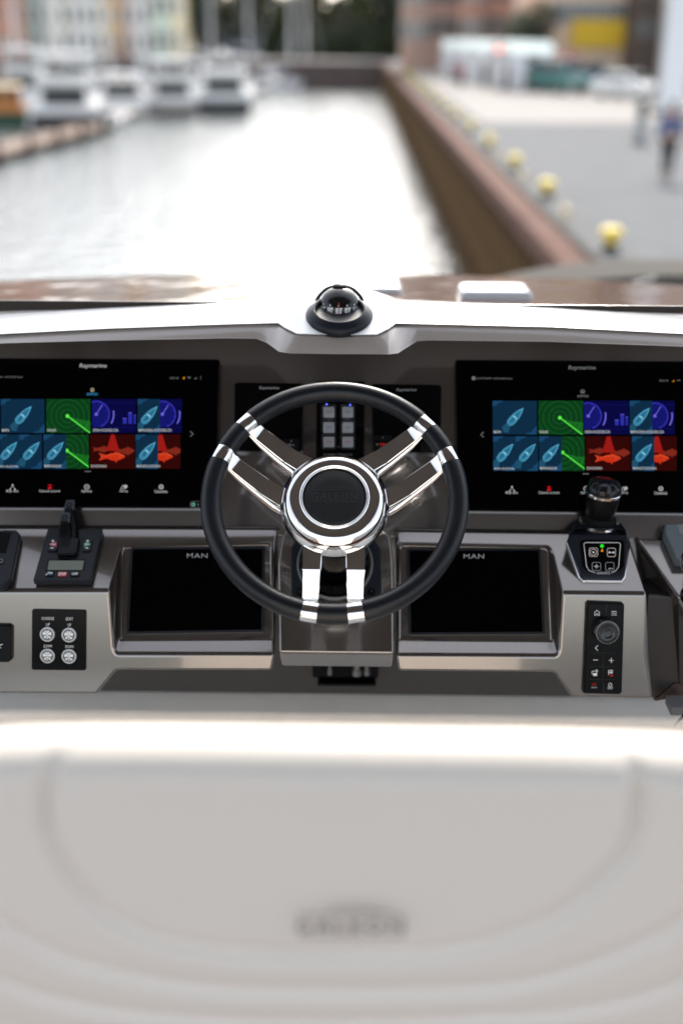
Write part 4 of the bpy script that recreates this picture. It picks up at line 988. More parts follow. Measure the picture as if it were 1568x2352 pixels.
for j in range(NZ+14):
    row_ = []
    for i in range(NX+1):
        x = -HWX + 2*HWX*i/NX; tz = top_z(x) - .013
        if j <= 13:                        # front face, over the rounded top, into the back
            t = j/13; a = math.pi*(1-t); rr = .030
            y = .975+.040*1.2*-math.cos(math.pi-a) ; z = tz - rr + rr*math.sin(a)
            y = .972 - .046*math.cos(math.pi-a)*-1 if False else .968 + .046*math.cos(math.pi*t)
            z = tz - rr + rr*math.sin(math.pi*t)
        else:
            t = (j-13)/NZ; z0 = tz-.030; z = z0 + (-1.22-z0)*t; y = .922-.030*t - .014*math.sin(min(1, t*1.6)*math.pi)
        edge = max(0, abs(x)-.40); y += edge*edge*14
        if j > 5: y += seat_y(x, z)*min(1, (j-5)/8)
        row_.append(EYE+Vector((x, y, z))*SK)
    rows.append(row_)
hsid = empty('helm_seat', EYE+Vector((0, .95, -1.75)), 'ivory vinyl helm seat back with curved stitched ribs in the foreground', 'seat')
MB().grid(rows).build('backrest', vinyl, hsid, sharp=80)
fr_ = [[EYE+Vector((x, 1.014, z))*SK for x in (-HWX, HWX)] for z in (-.66, -1.22)]
MB().grid(fr_).build('seat_front', vinyl, hsid)
MB().box(EYE+Vector((0, 1.0, -1.12)), (.80, .42, .12)).build('seat_cushion', vinyl, hsid, bevel=.04)
MB().cyl(EYE+Vector((0, 1.0, -1.75)), EYE+Vector((0, 1.0, -1.2)), .09, .07, 24).build('pedestal', steel, hsid)
ec = ony(804, 2088, .905)
def put_s(x, y):
    p = ony(804+x*133, 2090-y*62, .905); q = Vector((p.x, 0, p.z)); yy = .0
    t = (p.z-CZ+.66)/(-1.22+.66); z = p.z-CZ
    return EYE + Vector((p.x, .9045-.030*max(0,t)-.012*math.sin(min(1, max(0,t)*1.6)*math.pi), z))*SK
emblem(put_s, mat('charcoal_embroidery', (.09,.085,.085), .7), hsid, 'embroidered_emblem')

# ================================================================== HARBOUR BACKGROUND
rnd = random.Random(3)
winglass = mat('window_glass', (.10,.105,.11), .12, spec=1.0)
frame_w = mat('white_window_frame', (.62,.60,.56), .6)
WIN = {}
def window(par, loc, w, h, fm=frame_w):
    key = (round(w,2), round(h,2), fm.name)
    if key not in WIN:
        f = MB()
        for x0, x1, z0, z1 in ((-w/2,-w/2+.12,0,h),(w/2-.12,w/2,0,h),(-w/2+.12,w/2-.12,0,.12),(-w/2+.12,w/2-.12,h-.12,h),(-.04,.04,.12,h-.12)):
            f.box(((x0+x1)/2, -.03, (z0+z1)/2), (x1-x0, .12, z1-z0))
        fo = f.build('window', fm, par, local=True, smooth=False)
        po = MB().box((0, .0, h/2), (w-.2, .04, h-.2)).build('pane', winglass, fo, local=True, smooth=False)
        WIN[key] = (fo.data, po.data)
    else:
        fo = bpy.data.objects.new('window', WIN[key][0]); COL.objects.link(fo); fo.parent = par
        po = bpy.data.objects.new('pane', WIN[key][1]); COL.objects.link(po); po.parent = fo
    fo.location = loc
def building(x0, x1, Y, z0, h, col, label, cols, wz, win=(1.2,1.9), roof=(.16,.06,.04), depth=12, door=None, band=None, rfm=frame_w):
    wm = mat('plaster_%d' % len(MATS), col, .85, noise=(.4,.12))
    b = empty('building', ((x0+x1)/2, Y, z0), label, 'building'); w = x1-x0
    MB().box(((x0+x1)/2, Y+depth/2, z0+h/2), (w, depth, h)).build('wall', wm, b, smooth=False)
    MB().prism([(x0-.25, Y-.3, z0+h), (x1+.25, Y-.3, z0+h), ((x1+x0)/2, Y-.3, z0+h+w*.38)], (0, depth+.6, 0)).build('roof', mat('roof_%.2f' % roof[0], roof, .8, noise=(2,.15)), b, smooth=False)
    for z in wz:
        for c in range(cols): window(b, (-w/2+w*(c+.5)/cols, -.02, z), win[0], win[1], rfm)
    if band: MB().box(((x0+x1)/2, Y-.06, z0+band[0]), (w, .12, band[1])).build('plinth', mat('plinth_%.2f' % band[2][0], band[2], .8), b, smooth=False)
    if door: 
        dd = MB().box(((x0+x1)/2+door[0], Y-.05, z0+1.2), (1.3, .1, 2.4)).build('door', mat('door_%.2f' % door[1][0], door[1], .5), b, smooth=False)
    return b
def X(px, Y): return ony(px, 78, Y).x
YL = 170
for px0, px1, c, lab, cols, h, door in ((-190,-70,(.30,.20,.15),'brown gabled house at the far left beyond the boats',3,19.0,None), (-70,60,(.58,.25,.15),'terracotta house front at the left edge above the orange boat',3,18.5,(1,(.5,.42,.36))),
        (60,108,(.36,.40,.34),'narrow grey-green house right of the terracotta front',2,19.0,None), (108,165,(.84,.78,.66),'pale cream house with tall narrow windows',2,19.5,None), (165,240,(.90,.87,.78),'wide white house with tall windows left of the mustard one',3,20.0,None),
        (240,273,(.72,.43,.09),'narrow mustard yellow house front',1,19.5,(0,(.16,.06,.04))), (273,302,(.66,.45,.35),'narrow pinkish house right of the mustard one',1,19.0,(0,(.22,.09,.06))), (302,348,(.78,.73,.67),'grey-white house between the pink and the pale green one',2,19.0,None),
        (348,398,(.64,.72,.58),'pale green house front near the trees',2,18.0,None), (398,430,(.90,.74,.42),'cream yellow end house beside the trees',1,18.5,None)):
    building(X(px0,YL), X(px1,YL)-.05, YL, GZ, h, c, lab, cols, (.9, 4.4, 7.6, 11, 14.2) if px0 < 348 else (1.2, 5.6, 9.6, 13.2), (1.0,2.4), door=door)
# right bank
frame_d = mat('dark_window_frame', (.10,.07,.055), .6)
YR = 118
for px0, px1, Y, c, lab, cols, h, wz in ((922,985,YR+8,(.50,.34,.27),'pinkish brown brick block at the end of the quay',4,19,(2.9,6.2)), (985,1062,YR+6,(.36,.24,.19),'dark brown brick warehouse behind the market stalls',4,19,(3.2,6.4)),
        (1062,1112,YR+2,(.52,.29,.21),'reddish brick house between two dark warehouses',3,19,(3.1,6.3)), (1112,1186,YR,(.26,.145,.115),'dark red brick house with an arched gate left of the green tree',3,19,(3.3,6.5)),
        (1186,1262,112,(.72,.56,.46),'pale pink house behind the green tree',3,19,(3.4,6.8)), (1262,1455,100,(.74,.54,.38),'beige brick building carrying the yellow banner',7,19,(4.2,7.4)), (1455,1560,96,(.10,.07,.055),'dark brown timbered house beside the white pylon',3,19,(3.0,6.0)),
        (1560,1900,92,(.45,.38,.32),'grey-beige building at the far right edge',6,19,(3.0,6.2))):
    building(X(px0,Y), X(px1,Y)-.05, Y, GZ+.03, h, c, lab, cols, wz+(9.6, 12.8, 15.8), (1.1,1.7), depth=3.5, door=(0,(.05,.03,.02)) if px0 in (1112,1062) else None, rfm=frame_d if px0 in (1455,985,1112) else frame_w)
ban = MB().box((X(1373,99.6), 99.6, CZ+.15), (X(1436,99.6)-X(1312,99.6), .12, 2.05)).build('banner', mat('yellow_banner', (.80,.50,.02), .6))
setp(ban, 'bright yellow rectangular banner hung on the beige building', 'banner')
def awning(px0, px1, pyt, pyb, Y, lab):
    p0 = ony(px0, pyb, Y); p1 = ony(px1, pyt, Y); w = p1.x-p0.x
    a = empty('awning', ((p0.x+p1.x)/2, Y, GZ), lab, 'awning', 'dark red awnings before the right-hand houses')
    m = mat('wine_red_canvas', (.22,.03,.035), .8)
    MB().prism([(p0.x, Y-1.5, p0.z), (p0.x, Y+1.5, p1.z), (p0.x, Y+1.5, p1.z-.1), (p0.x, Y-1.5, p0.z-.1)], (w,0,0)).build('canopy', m, a, smooth=False)
    MB().box(((p0.x+p1.x)/2, Y-1.5, p0.z-.2), (w, .05, .35)).build('valance', m, a, smooth=False)
    for x in (p0.x+.1, p1.x-.1): MB().cyl((x, Y-1.4, GZ), (x, Y-1.4, p0.z-.05), .05).build('post', steel, a)
awning(1178, 1242, 103, 126, 92, 'dark red awning left of the grey stall roofs, under the tree')
awning(1256, 1325, 122, 142, 84, 'dark red awning under the yellow banner')
# trees
bark = mat('bark', (.07,.05,.035), .9)
def leafm(i, c): return mat('leaves_%d' % i, c, .6, mix=(tuple(q*.45 for q in c), .5, .35, .65))
crown_meshes = []
for v in range(3):
    rr = random.Random(40+v); mb = MB()
    cl = [(rr.uniform(-1,1), rr.uniform(-1,1), rr.uniform(-.9,1), rr.uniform(.32,.52)) for _ in range(15)]
    cl = [(x*.62, y*.62, z*.66, r_) for x, y, z, r_ in cl]
    for x, y, z, r_ in cl:
        for _ in range(170):
            d_ = Vector((rr.gauss(0,1), rr.gauss(0,1), rr.gauss(0,1))).normalized()*r_*rr.uniform(.6,1.05)
            c = Vector((x,y,z))+d_; a = Vector((rr.gauss(0,1), rr.gauss(0,1), rr.gauss(0,1))).normalized()*rr.uniform(.06,.11); b = a.orthogonal().normalized()*a.length*.7
            mb.face([c-a, c+b, c+a, c-b])
    crown_meshes.append(mb)
TREES = []
def tree(x, y, z, r_, h, v, cm, lab, group='trees at the far end of the harbour'):
    t = empty('tree', (x, y, z), lab, 'tree', group)
    mb = MB(); mb.tube([(0,0,0),(r_*.03,0,h*.3),(-r_*.02,0,h*.55)], [r_*.09, r_*.07, r_*.04], 8)
    for a in (0, 2.1, 4.2): mb.tube([(0,0,h*.33),(math.cos(a)*r_*.3,math.sin(a)*r_*.3,h*.5),(math.cos(a)*r_*.55,math.sin(a)*r_*.55,h*.68)], [r_*.05,r_*.035,r_*.015], 6)
    tr = mb.build('trunk', bark, t, local=True)
    k = (v, cm.name)
    if k not in WIN:
        src = crown_meshes[v]; o = MB(); o.v = src.v; o.f = src.f; o.m = src.m
        ob = o.build('crown', cm, t, local=True, smooth=False, fixn=False); WIN[k] = ob.data
    else:
        ob = bpy.data.objects.new('crown', WIN[k]); COL.objects.link(ob); ob.parent = t
    ob.location = (0,0,h*.60); ob.scale = (r_, r_, h*.44); ob.rotation_euler = (0,0,x)
dk, md, ol_ = leafm(0, (.045,.062,.024)), leafm(1, (.085,.10,.04)), leafm(2, (.12,.11,.045))
for px, Y, r_, h, v, m_, lab in ((452,176,4.6,11.2,0,dk,'dark green tree right of the cream yellow house'), (500,190,4.5,9.2,1,md,'mid green tree behind the left masts'), (552,196,5,9.6,2,ol_,'olive tree between the two masts'),
      (607,188,5,10.6,0,md,'mid green tree behind the tall white mast'), (660,196,5,9.9,1,dk,'dark tree right of the tall mast'), (706,190,4.6,10.4,2,ol_,'olive tree behind the diagonal stay'), (760,205,4.4,9.0,0,md,'low green tree left of the sky gap'),
      (812,198,4.5,9.3,1,ol_,'low olive tree right of the sky gap'), (858,190,5,10.2,2,md,'mid green tree left of the dark end tree'), (905,184,4.2,11.4,0,dk,'dark green tree where the quay ends')):
    tree(X(px,Y), Y, GZ, r_, h, v, m_, lab)
tree(X(1212,96), 96, GZ+.03, 2.3, 6.3, 1, md, 'green street tree in front of the pale pink house', None)
hedge = MB()
for i in range(6000):
    x = rnd.uniform(X(430,182), X(925,182)); c = Vector((x, 184+rnd.uniform(-1.5,1.5), GZ+abs(rnd.gauss(0,2.0)))); a = Vector((rnd.gauss(0,1),rnd.gauss(0,1),rnd.gauss(0,1))).normalized()*.35; b = a.orthogonal()*.7
    hedge.face([c-a, c+b, c+a, c-b])
setp(hedge.build('hedge', dk, smooth=False, fixn=False), 'dark undergrowth below the far trees', 'hedge', kind='stuff')

# boats -----------------------------------------------------------
hull_w = mat('white_hull', (.88,.87,.85), .25, coat=.3); dark_w = mat('tinted_window', (.02,.025,.03), .1); navy = mat('navy_stripe', (.02,.03,.06), .3)
dk_stern = mat('black_transom', (.018,.018,.022), .4); canv = mat('white_canvas', (.74,.74,.75), .7); blue_c = mat('blue_canvas', (.06,.12,.26), .7)
def hullmesh(L, Bm, fb, y0=0, st=1.0):
    rows = []
    for t in [i/10 for i in range(11)]:
        w = Bm/2*(st+(1-st)*min(1,t*4))*(1-max(0,(t-.45)/.55)**2.2); k = 1+.35*t*t; y = y0+L*t
        rows.append([Vector((x*max(w,.02), y+(.0 if z < .5 else .06*L*t*t*z), zz)) for x, z, zz in ((-1,1,fb*k),(-.94,.5,fb*k*.5),(-.8,.1,.02),(-.3,0,-.25),(.3,0,-.25),(.8,.1,.02),(.94,.5,fb*k*.5),(1,1,fb*k))])
    mb = MB().grid(rows); mb.face(rows[0]); mb.face([r_[0] for r_ in rows]+[r_[-1] for r_ in rows][::-1]); return mb
def motor_yacht(px, py, wpx, lab, rz=0, transom=None, fly=True, canopy=canv, top=None, L=12, stern_open=True):
    p = onz(px, py, -CZ+.02); Bm = wpx/FPX*p.y
    b = empty('motor_yacht', (p.x, p.y, .02), lab, 'boat', 'boats moored along the left side'); s = Bm/4.5
    h = hullmesh(L*s, Bm, 1.5*s); h.build('hull', hull_w, b, local=True, sharp=40)
    MB().box((0, -.35*s, .28*s), (Bm*.86, .9*s, .18*s)).build('swim_platform', teak if transom is None else dk_stern, b, local=True, smooth=False)
    if transom: MB().box((0, -.06*s, .55*s), (Bm*.93, .10, .95*s)).build('transom', transom, b, local=True, smooth=False)
    hs_ = [[Vector((x*Bm*w/2, y*s, z*s)) for x in (-1,1)] for w, y, z in ((.82,1.6,1.5),(.76,1.9,2.75),(.70,6.3,2.8),(.62,8.2,1.6))]
    dh = MB(); dh.v = [Vector(q) for q in ((-.41*Bm,1.6*s,1.4*s),(.41*Bm,1.6*s,1.4*s),(.36*Bm,1.7*s,2.75*s),(-.36*Bm,1.7*s,2.75*s),(-.30*Bm,8.6*s,1.6*s),(.30*Bm,8.6*s,1.6*s),(.32*Bm,6.2*s,2.8*s),(-.32*Bm,6.2*s,2.8*s))]
    dh.f = [[0,1,2,3],[3,2,6,7],[7,6,5,4],[0,3,7,4],[1,5,6,2]]; dh.m = [0]*5
    dh.build('deckhouse', hull_w, b, local=True, bevel=.06*s)
    MB().box((0, 1.58*s, 2.05*s), (Bm*.62, .06, 1.0*s)).build('saloon_door', dark_w, b, local=True, smooth=False)
    for sg in (-1,1):
        MB().prism([(sg*.40*Bm, 2.3*s, 1.95*s), (sg*.375*Bm, 2.3*s, 2.55*s), (sg*.345*Bm, 6.1*s, 2.55*s), (sg*.36*Bm, 6.9*s, 1.95*s)], (sg*.03,0,0)).build('side_window', dark_w, b, local=True, smooth=False)
    if fly:
        MB().box((0, 3.4*s, 3.0*s), (Bm*.80, 5.2*s, .42*s)).build('flybridge', hull_w, b, local=True, bevel=.12*s)
        MB().box((0, 5.6*s, 3.45*s), (Bm*.6, .3*s, .55*s)).build('windscreen', dark_w, b, local=True, smooth=False)
        ar = MB(); ar.tube([(-.37*Bm,2.2*s,3.1*s),(-.33*Bm,1.9*s,4.3*s),(.33*Bm,1.9*s,4.3*s),(.37*Bm,2.2*s,3.1*s)], .10*s, 6); ar.sphere((0,1.9*s,4.55*s), .3*s, 10, 6, (1,1,.6)); ar.build('radar_arch', hull_w, b, local=True)
    if top: MB().box((0, 2.2*s, top*s), (Bm*.84, 3.8*s, .14*s)).build('canopy', canopy, b, local=True, bevel=.05*s)
    rl = MB(); rl.tube([(-.45*Bm,2.5*s,2.1*s),(-.42*Bm,8*s,2.5*s),(0,12.2*s,2.8*s),(.42*Bm,8*s,2.5*s),(.45*Bm,2.5*s,2.1*s)], .03, 5); rl.build('rail', steel, b, local=True)
    fd = MB()
    for sg in (-1,1):
        for y in (2.5, 5.5): fd.sphere((sg*(Bm/2+.12), y*s, .6*s), .18, 8, 6, (1,1,2))
    fd.build('fenders', canv, b, local=True, kind='stuff')
    b.rotation_euler = (0,0,rz); return b
motor_yacht(514, 262, 124, 'white motor yacht with black stern, rightmost of the near row', R(4), dk_stern, True, top=None)
motor_yacht(396, 264, 112, 'white motor yacht with beige stern, second from the right', R(5), mat('beige_transom', (.42,.37,.33), .5), True, canopy=canv, top=4.4)
motor_yacht(280, 268, 116, 'broad white motor yacht without radar arch, third from the right', R(8), None, False, top=3.3)
motor_yacht(150, 300, 150, 'large white motor yacht with dark cockpit beside the wooden pontoon', R(10), dk_stern, True, top=4.6)
motor_yacht(232, 296, 56, 'small white runabout at the end of the pontoon', R(-20), None, False, L=7)
motor_yacht(60, 250, 120, 'white motor yacht behind the orange wooden boat', R(10), None, True, top=4.5)
motor_yacht(545, 200, 84, 'white cruiser with blue canopy behind the black-stern yacht', R(-12), None, True, canopy=blue_c, top=4.6)
motor_yacht(448, 205, 80, 'white cruiser moored behind the second row', R(6), None, True, top=None)
motor_yacht(345, 205, 84, 'white cruiser with low cabin in the middle of the back row', R(3), None, False, top=3.4)
motor_yacht(598, 212, 62, 'small white cruiser right of the black-stern yacht', R(-8), None, False, L=9)
motor_yacht(640, 192, 60, 'white cruiser with radar arch in the far row', R(-6), None, True)
motor_yacht(690, 188, 58, 'white cruiser with low cabin in the far row', R(-10), None, False, top=3.4)
motor_yacht(732, 184, 50, 'white cruiser closest to the far harbour wall', R(-14), None, True, top=4.4)
motor_yacht(180, 212, 90, 'white cruiser at the left of the back row', R(6), navy, True, top=4.4)
# wooden boat
p = onz(18, 292, -CZ+.02)
wb = empty('wooden_boat', (p.x, p.y, .02), 'orange-brown wooden boat with green hull at the left edge', 'boat')
hullmesh(9, 3.4, 1.0, -1.0).build('hull', mat('dark_green_hull', (.01,.06,.03), .4), wb, local=True, sharp=40)
MB().box((0, 2.6, 1.25), (3.3, 6.4, .30)).build('gunwale', mat('varnished_wood', (.50,.20,.05), .35, coat=.5), wb, local=True, bevel=.06)
MB().box((0, 2.6, 2.1), (2.5, 4.2, 1.5)).build('cabin', mat('orange_cabin', (.55,.23,.06), .45), wb, local=True, bevel=.08)
MB().box((0, 2.6, 2.95), (2.8, 4.6, .16)).build('cabin_roof', mat('cream_paint', (.68,.55,.36), .5), wb, local=True, bevel=.04)
for x in (-.7, .1, .8): MB().box((x, .48, 2.3), (.5, .06, .6)).build('cabin_window', dark_w, wb, local=True, smooth=False)
MB().cyl((0,3.5,2.9), (0,3.5,7.5), .09, .06).build('mast', mat('spar_wood', (.35,.2,.1), .5), wb, local=True)
wb.rotation_euler = (0,0,R(15))
# sailing yachts lying across
spar = mat('white_spar', (.70,.69,.68), .4); sailm = mat('furled_sail', (.55,.57,.62), .8)
def sail_yacht(px, py, Lpx, mast_px, lab, rz, cover=sailm, mh=14):
    p = onz(px, py, -CZ+.02); L = Lpx/FPX*p.y
    b = empty('sailing_yacht', (p.x, p.y, .02), lab, 'boat', 'sailing yachts in the back row')
    hullmesh(L, L*.30, L*.105, -L/2, .6).build('hull', hull_w, b, local=True, sharp=40)
    MB().box((0, -L*.02, L*.135), (L*.17, L*.40, L*.06)).build('coachroof', hull_w, b, local=True, bevel=.1)
    MB().box((0, -L*.02, L*.14), (L*.175, L*.26, L*.022)).build('cabin_window', dark_w, b, local=True, smooth=False)
    m = mast_px*L
    MB().cyl((0, m, L*.1), (0, m, mh), .17, .11).build('mast', spar, b, local=True)
    bo = MB().cyl((0, m, L*.25), (0, m-L*.42, L*.24), .08).build('boom', spar, b, local=True)
    MB().tube([(0, m-.2, L*.27),(0, m-L*.2, L*.275),(0, m-L*.40, L*.26)], [.28,.24,.12], 8).build('furled_sail', cover, b, local=True)
    rg = MB()
    for e in ((0,L*.48,L*.14),(0,-L*.48,L*.12),(L*.14,m,L*.11),(-L*.14,m,L*.11)): rg.cyl((0,m,mh*.96), e, .035, n=5)
    rg.build('rigging', spar, b, local=True)
    b.rotation_euler = (0,0,rz); return b
sail_yacht(640, 205, 150, .18, 'long white sailing yacht with the tallest mast in the back row', R(-76), sailm, 16)
sail_yacht(690, 196, 120, .10, 'white sailing yacht nearest to the open water at the back', R(-70), blue_c, 14)
sail_yacht(560, 196, 110, .12, 'white sailing yacht with thick mast left of the tall one', R(-60), sailm, 15)
sail_yacht(250, 235, 90, .12, 'white sailing yacht among the motor yachts at left', R(-40), sailm, 15)
sail_yacht(130, 240, 100, .12, 'white sailing yacht behind the large yacht at left', R(-30), blue_c, 15)
for px, py, lp_, mp, lab, rz, cv, mh in ((40,232,90,.1,'white sailing yacht far left with two tone cover',-35,blue_c,14), (195,228,80,.1,'small sailing yacht between the white cruisers at left',-45,sailm,15), (318,225,84,.12,'sailing yacht before the grey-white house',-50,sailm,15), (415,215,84,.1,'sailing yacht before the cream yellow house',-55,blue_c,15), (480,205,80,.12,'sailing yacht before the dark green tree',-60,sailm,15)):
    sail_yacht(px, py, lp_, mp, lab, R(rz), cv, mh)
# pontoon
pw = mat('weathered_decking', (.26,.17,.125), .8, mix=((.16,.11,.08), 3, .35, .65))
pa = onz(-60, 380, -CZ+.35); pb = onz(262, 292, -CZ+.35); dirv = (pb-pa); Lp = dirv.length; dn = dirv.normalized(); sd2 = Vector((-dn.y, dn.x, 0))
po_ = empty('pontoon', ((pa.x+pb.x)/2, (pa.y+pb.y)/2, 0), 'brown wooden pontoon running out from the left edge', 'pontoon')
q = [pa, pb, pb+sd2*2.6, pa+sd2*2.6]
MB().prism([Vector((p.x,p.y,.05)) for p in q], (0,0,.42)).build('pontoon_float', mat('dark_float', (.07,.055,.045), .8), po_, smooth=False)
pk = None; ang = math.atan2(dn.y, dn.x)
for i in range(int(Lp/.5)):
    c = pa+dn*(.25+i*.5)+sd2*1.3
    if pk is None:
        ob = MB().box((0,0,0), (.44, 2.8, .07)).build('plank', pw, po_, local=True, smooth=False); pk = ob.data
    else: ob = bpy.data.objects.new('plank', pk); COL.objects.link(ob); ob.parent = po_
    ob.location = (c.x-po_.location.x, c.y-po_.location.y, .52+rnd.uniform(-.01,.01)); ob.rotation_euler = (0,0,ang)
for i in range(5):
    c = pa+dn*(3+i*Lp/5.2)-sd2*.25; MB().cyl((c.x,c.y,-1), (c.x,c.y,1.5), .16, n=10).build('pile', bark, po_)
# dark wooden mooring dolphin strip in the far left

# bollards --------------------------------------------------------
yel = mat('yellow_paint', (.80,.58,.04), .45, noise=(6,.12)); ybl = mat('yellowed_top', (.80,.68,.28), .5)
def bollard(x, y, lab):
    b = empty('bollard', (x, y, GZ+.03), lab, 'bollard', 'yellow mooring bollards along the quay edge')
    MB().lathe([(.21,0),(.21,.04),(.14,.07),(.13,.16)], (0,0,0), (0,0,1), 20).build('foot', rubber, b, local=True)
    b.scale = (.8, .8, .85)
    MB().lathe([(.13,.14),(.12,.24),(.19,.30),(.235,.36),(.23,.42),(.17,.47),(.001,.485)], (0,0,0), (0,0,1), 24).build('head', yel, b, local=True)
    return b
bol = [(1390,572),(1236,452),(1157,386),(1100,338)]
ys = [19.5, 26.3, 32.0, 38.4]+[45+6.5*i for i in range(11)]
nm = ['nearest yellow bollard, right of the dark deflector edge', 'second nearest yellow bollard on the quay edge', 'third nearest yellow bollard on the quay edge', 'fourth yellow bollard counted from the camera'] + ['%s yellow bollard counted from the camera along the quay' % w_ for w_ in ('fifth','sixth','seventh','eighth','ninth','tenth','eleventh','twelfth','thirteenth','fourteenth','last')]
b0 = bollard(4.30, ys[0], nm[0])
for y, lb in zip(ys[1:], nm[1:]): copy_thing(b0, (4.27, y, GZ+.03), None, lb)
ladder = mat('yellow_rail', (.70,.55,.20), .5)
for y, lb in ((22.9,'pale yellow hoop rail between the nearest two bollards'), (29.2,'pale yellow hoop rail between the second and third bollards'), (35.2,'pale yellow hoop rail beyond the third bollard')):
    r_ = MB().tube([(4.12,y-.25,GZ),(4.12,y-.25,GZ+.28),(4.12,y+.25,GZ+.28),(4.12,y+.25,GZ)], .03, 8).build('ladder_handrail', ladder)
    setp(r_, lb, 'handrail', 'hoop rails between the bollards')

# people ----------------------------------------------------------
def skin(name, m, par, pts, edges, radii, root=0, sub=2):
    me = bpy.data.meshes.new(name); me.from_pydata(pts, edges, []); me.materials.append(m)
    o = bpy.data.objects.new(name, me); COL.objects.link(o); o.parent = par
    sk = o.modifiers.new('skin', 'SKIN'); me.skin_vertices or None
    if not me.skin_vertices:
        bm = bmesh.new(); bm.from_mesh(me); bm.verts.layers.skin.verify(); bm.to_mesh(me); bm.free()
    for i, v in enumerate(me.skin_vertices[0].data): v.radius = (radii[i], radii[i]) if not isinstance(radii[i], tuple) else radii[i]; v.use_root = (i == root)
    sk.use_smooth_shade = True
    s_ = o.modifiers.new('sub', 'SUBSURF'); s_.levels = sub; s_.render_levels = sub
    return o
skin_m = mat('skin', (.52,.31,.22), .5)
def person(x, y, lab, coat, trous, hair, rz=0, stride=.25, h=1.75, z=GZ+.03):
    k = h/1.75; p = empty('person', (x, y, z), lab, 'person'); p.rotation_euler = (0,0,rz); p.scale = (k,k,k)
    s = stride
    skin('body', skin_m, p, [(0,0,.98),(0,0,1.2),(0,-.01,1.42),(0,-.02,1.50),(0,-.03,1.60),(0,-.035,1.68),(.18,0,1.40),(.25,.05+s*.2,1.14),(.24,-.04+s*.5,.92),(.24,-.08+s*.6,.83),(-.18,0,1.40),(-.25,.05-s*.2,1.14),(-.24,-.06-s*.5,.92),(-.24,-.10-s*.6,.83),
        (.09,0,.92),(.10,-s*.5,.50),(.10,-s*.75,.10),(.10,-s*.75-.14,.05),(-.09,0,.92),(-.10,s*.3,.50),(-.10,s*1.1,.12),(-.10,s*1.1-.13,.05)],
        [(0,1),(1,2),(2,3),(3,4),(4,5),(2,6),(6,7),(7,8),(8,9),(2,10),(10,11),(11,12),(12,13),(0,14),(14,15),(15,16),(16,17),(0,18),(18,19),(19,20),(20,21)],
        [(.13,.10),(.13,.10),(.13,.09),.055,.085,.075,.055,.042,.032,.038,.055,.042,.032,.038,.085,.058,.04,.035,.085,.058,.04,.035])
    skin('jacket', coat, p, [(0,0,.93),(0,0,1.2),(0,-.01,1.43),(.18,0,1.41),(.25,.05+s*.2,1.14),(.24,-.04+s*.5,.93),(-.18,0,1.41),(-.25,.05-s*.2,1.14),(-.24,-.06-s*.5,.93)],
        [(0,1),(1,2),(2,3),(3,4),(4,5),(2,6),(6,7),(7,8)], [(.17,.12),(.165,.125),(.15,.11),.075,.062,.052,.075,.062,.052])
    skin('trousers', trous, p, [(0,0,1.0),(.09,0,.90),(.10,-s*.5,.50),(.10,-s*.75,.11),(-.09,0,.90),(-.10,s*.3,.50),(-.10,s*1.1,.13)], [(0,1),(1,2),(2,3),(0,4),(4,5),(5,6)], [(.16,.12),.105,.078,.058,.105,.078,.058])
    for q in ((.10,-s*.75-.05,.04),(-.10,s*1.1-.05,.05)): MB().sphere(q, .055, 10, 6, (.8,2.1,.8)).build('shoe', rubber, p, local=True)
    MB().sphere((0,-.015,1.69), .093, 14, 9, (.95,1.08,1.0)).build('hair', hair, p, local=True)
    return p
blue_j = mat('blue_jacket', (.09,.12,.24), .8); blkc = mat('black_cloth', (.012,.012,.016), .8); redc = mat('crimson_coat', (.45,.03,.08), .8); brn = mat('brown_hair', (.05,.03,.02), .6); greyc = mat('grey_cloth', (.20,.20,.22), .8)
q = onz(1527, 412, -3.37); person(q.x, q.y, 'person in blue jacket and black trousers walking at the right edge', blue_j, blkc, brn, R(160), .34, 1.86)
q = onz(1042, 196, -3.37); person(q.x, q.y, 'person in dark jacket strolling left of the market stalls', blkc, greyc, brn, R(20), .2)
q = onz(1056, 203, -3.37); person(q.x, q.y, 'person in crimson coat strolling beside the dark-clad one', redc, blkc, brn, R(-10), .2, 1.68)
q = onz(1110, 200, -3.37); person(q.x, q.y, 'person in black standing before the middle stalls', blkc, blkc, brn, R(40), .1)
q = onz(1163, 211, -3.37); person(q.x, q.y, 'person in brown coat crouching over a bag by the last stall', mat('brown_coat', (.10,.06,.05), .8), blkc, brn, R(90), .35, 1.55)
# market stalls
def stall(px, py, i, lab):
    q = onz(px, py, -3.37); s = empty('market_stall', (q.x, q.y, GZ+.03), lab, 'market stall', 'white market stalls on the square')
    w = 2.9
    MB().prism([(-w/2,-1.4,2.25),(w/2,-1.4,2.25),(w/2,0,2.95),(-w/2,0,2.95)], (0,0,.05)).prism([(-w/2,1.4,2.25),(-w/2,0,2.95),(w/2,0,2.95),(w/2,1.4,2.25)], (0,0,.05)).build('roof', mat('pale_green_canvas', (.62,.70,.66), .7), s, local=True, smooth=False)
    for x0, x1 in ((-w/2+.1, -.35), (.35, w/2-.1)): MB().box(((x0+x1)/2, -1.36, 1.15), (x1-x0, .04, 2.1)).build('canvas_wall', canv, s, local=True, smooth=False)
    MB().box((0, 1.36, 1.2), (w-.1, .04, 2.1)).build('back_wall', canv, s, local=True, smooth=False)
    MB().box((0, -1.0, .55), (w-.4, .6, .9)).build('counter', mat('stall_wood', (.2,.12,.08), .7), s, local=True, smooth=False)
    for x in (-1,1):
        for y in (-1,1): MB().cyl((x*(w/2-.05), y*1.35, 0), (x*(w/2-.05), y*1.35, 2.3), .04).build('leg', steel, s, local=True)
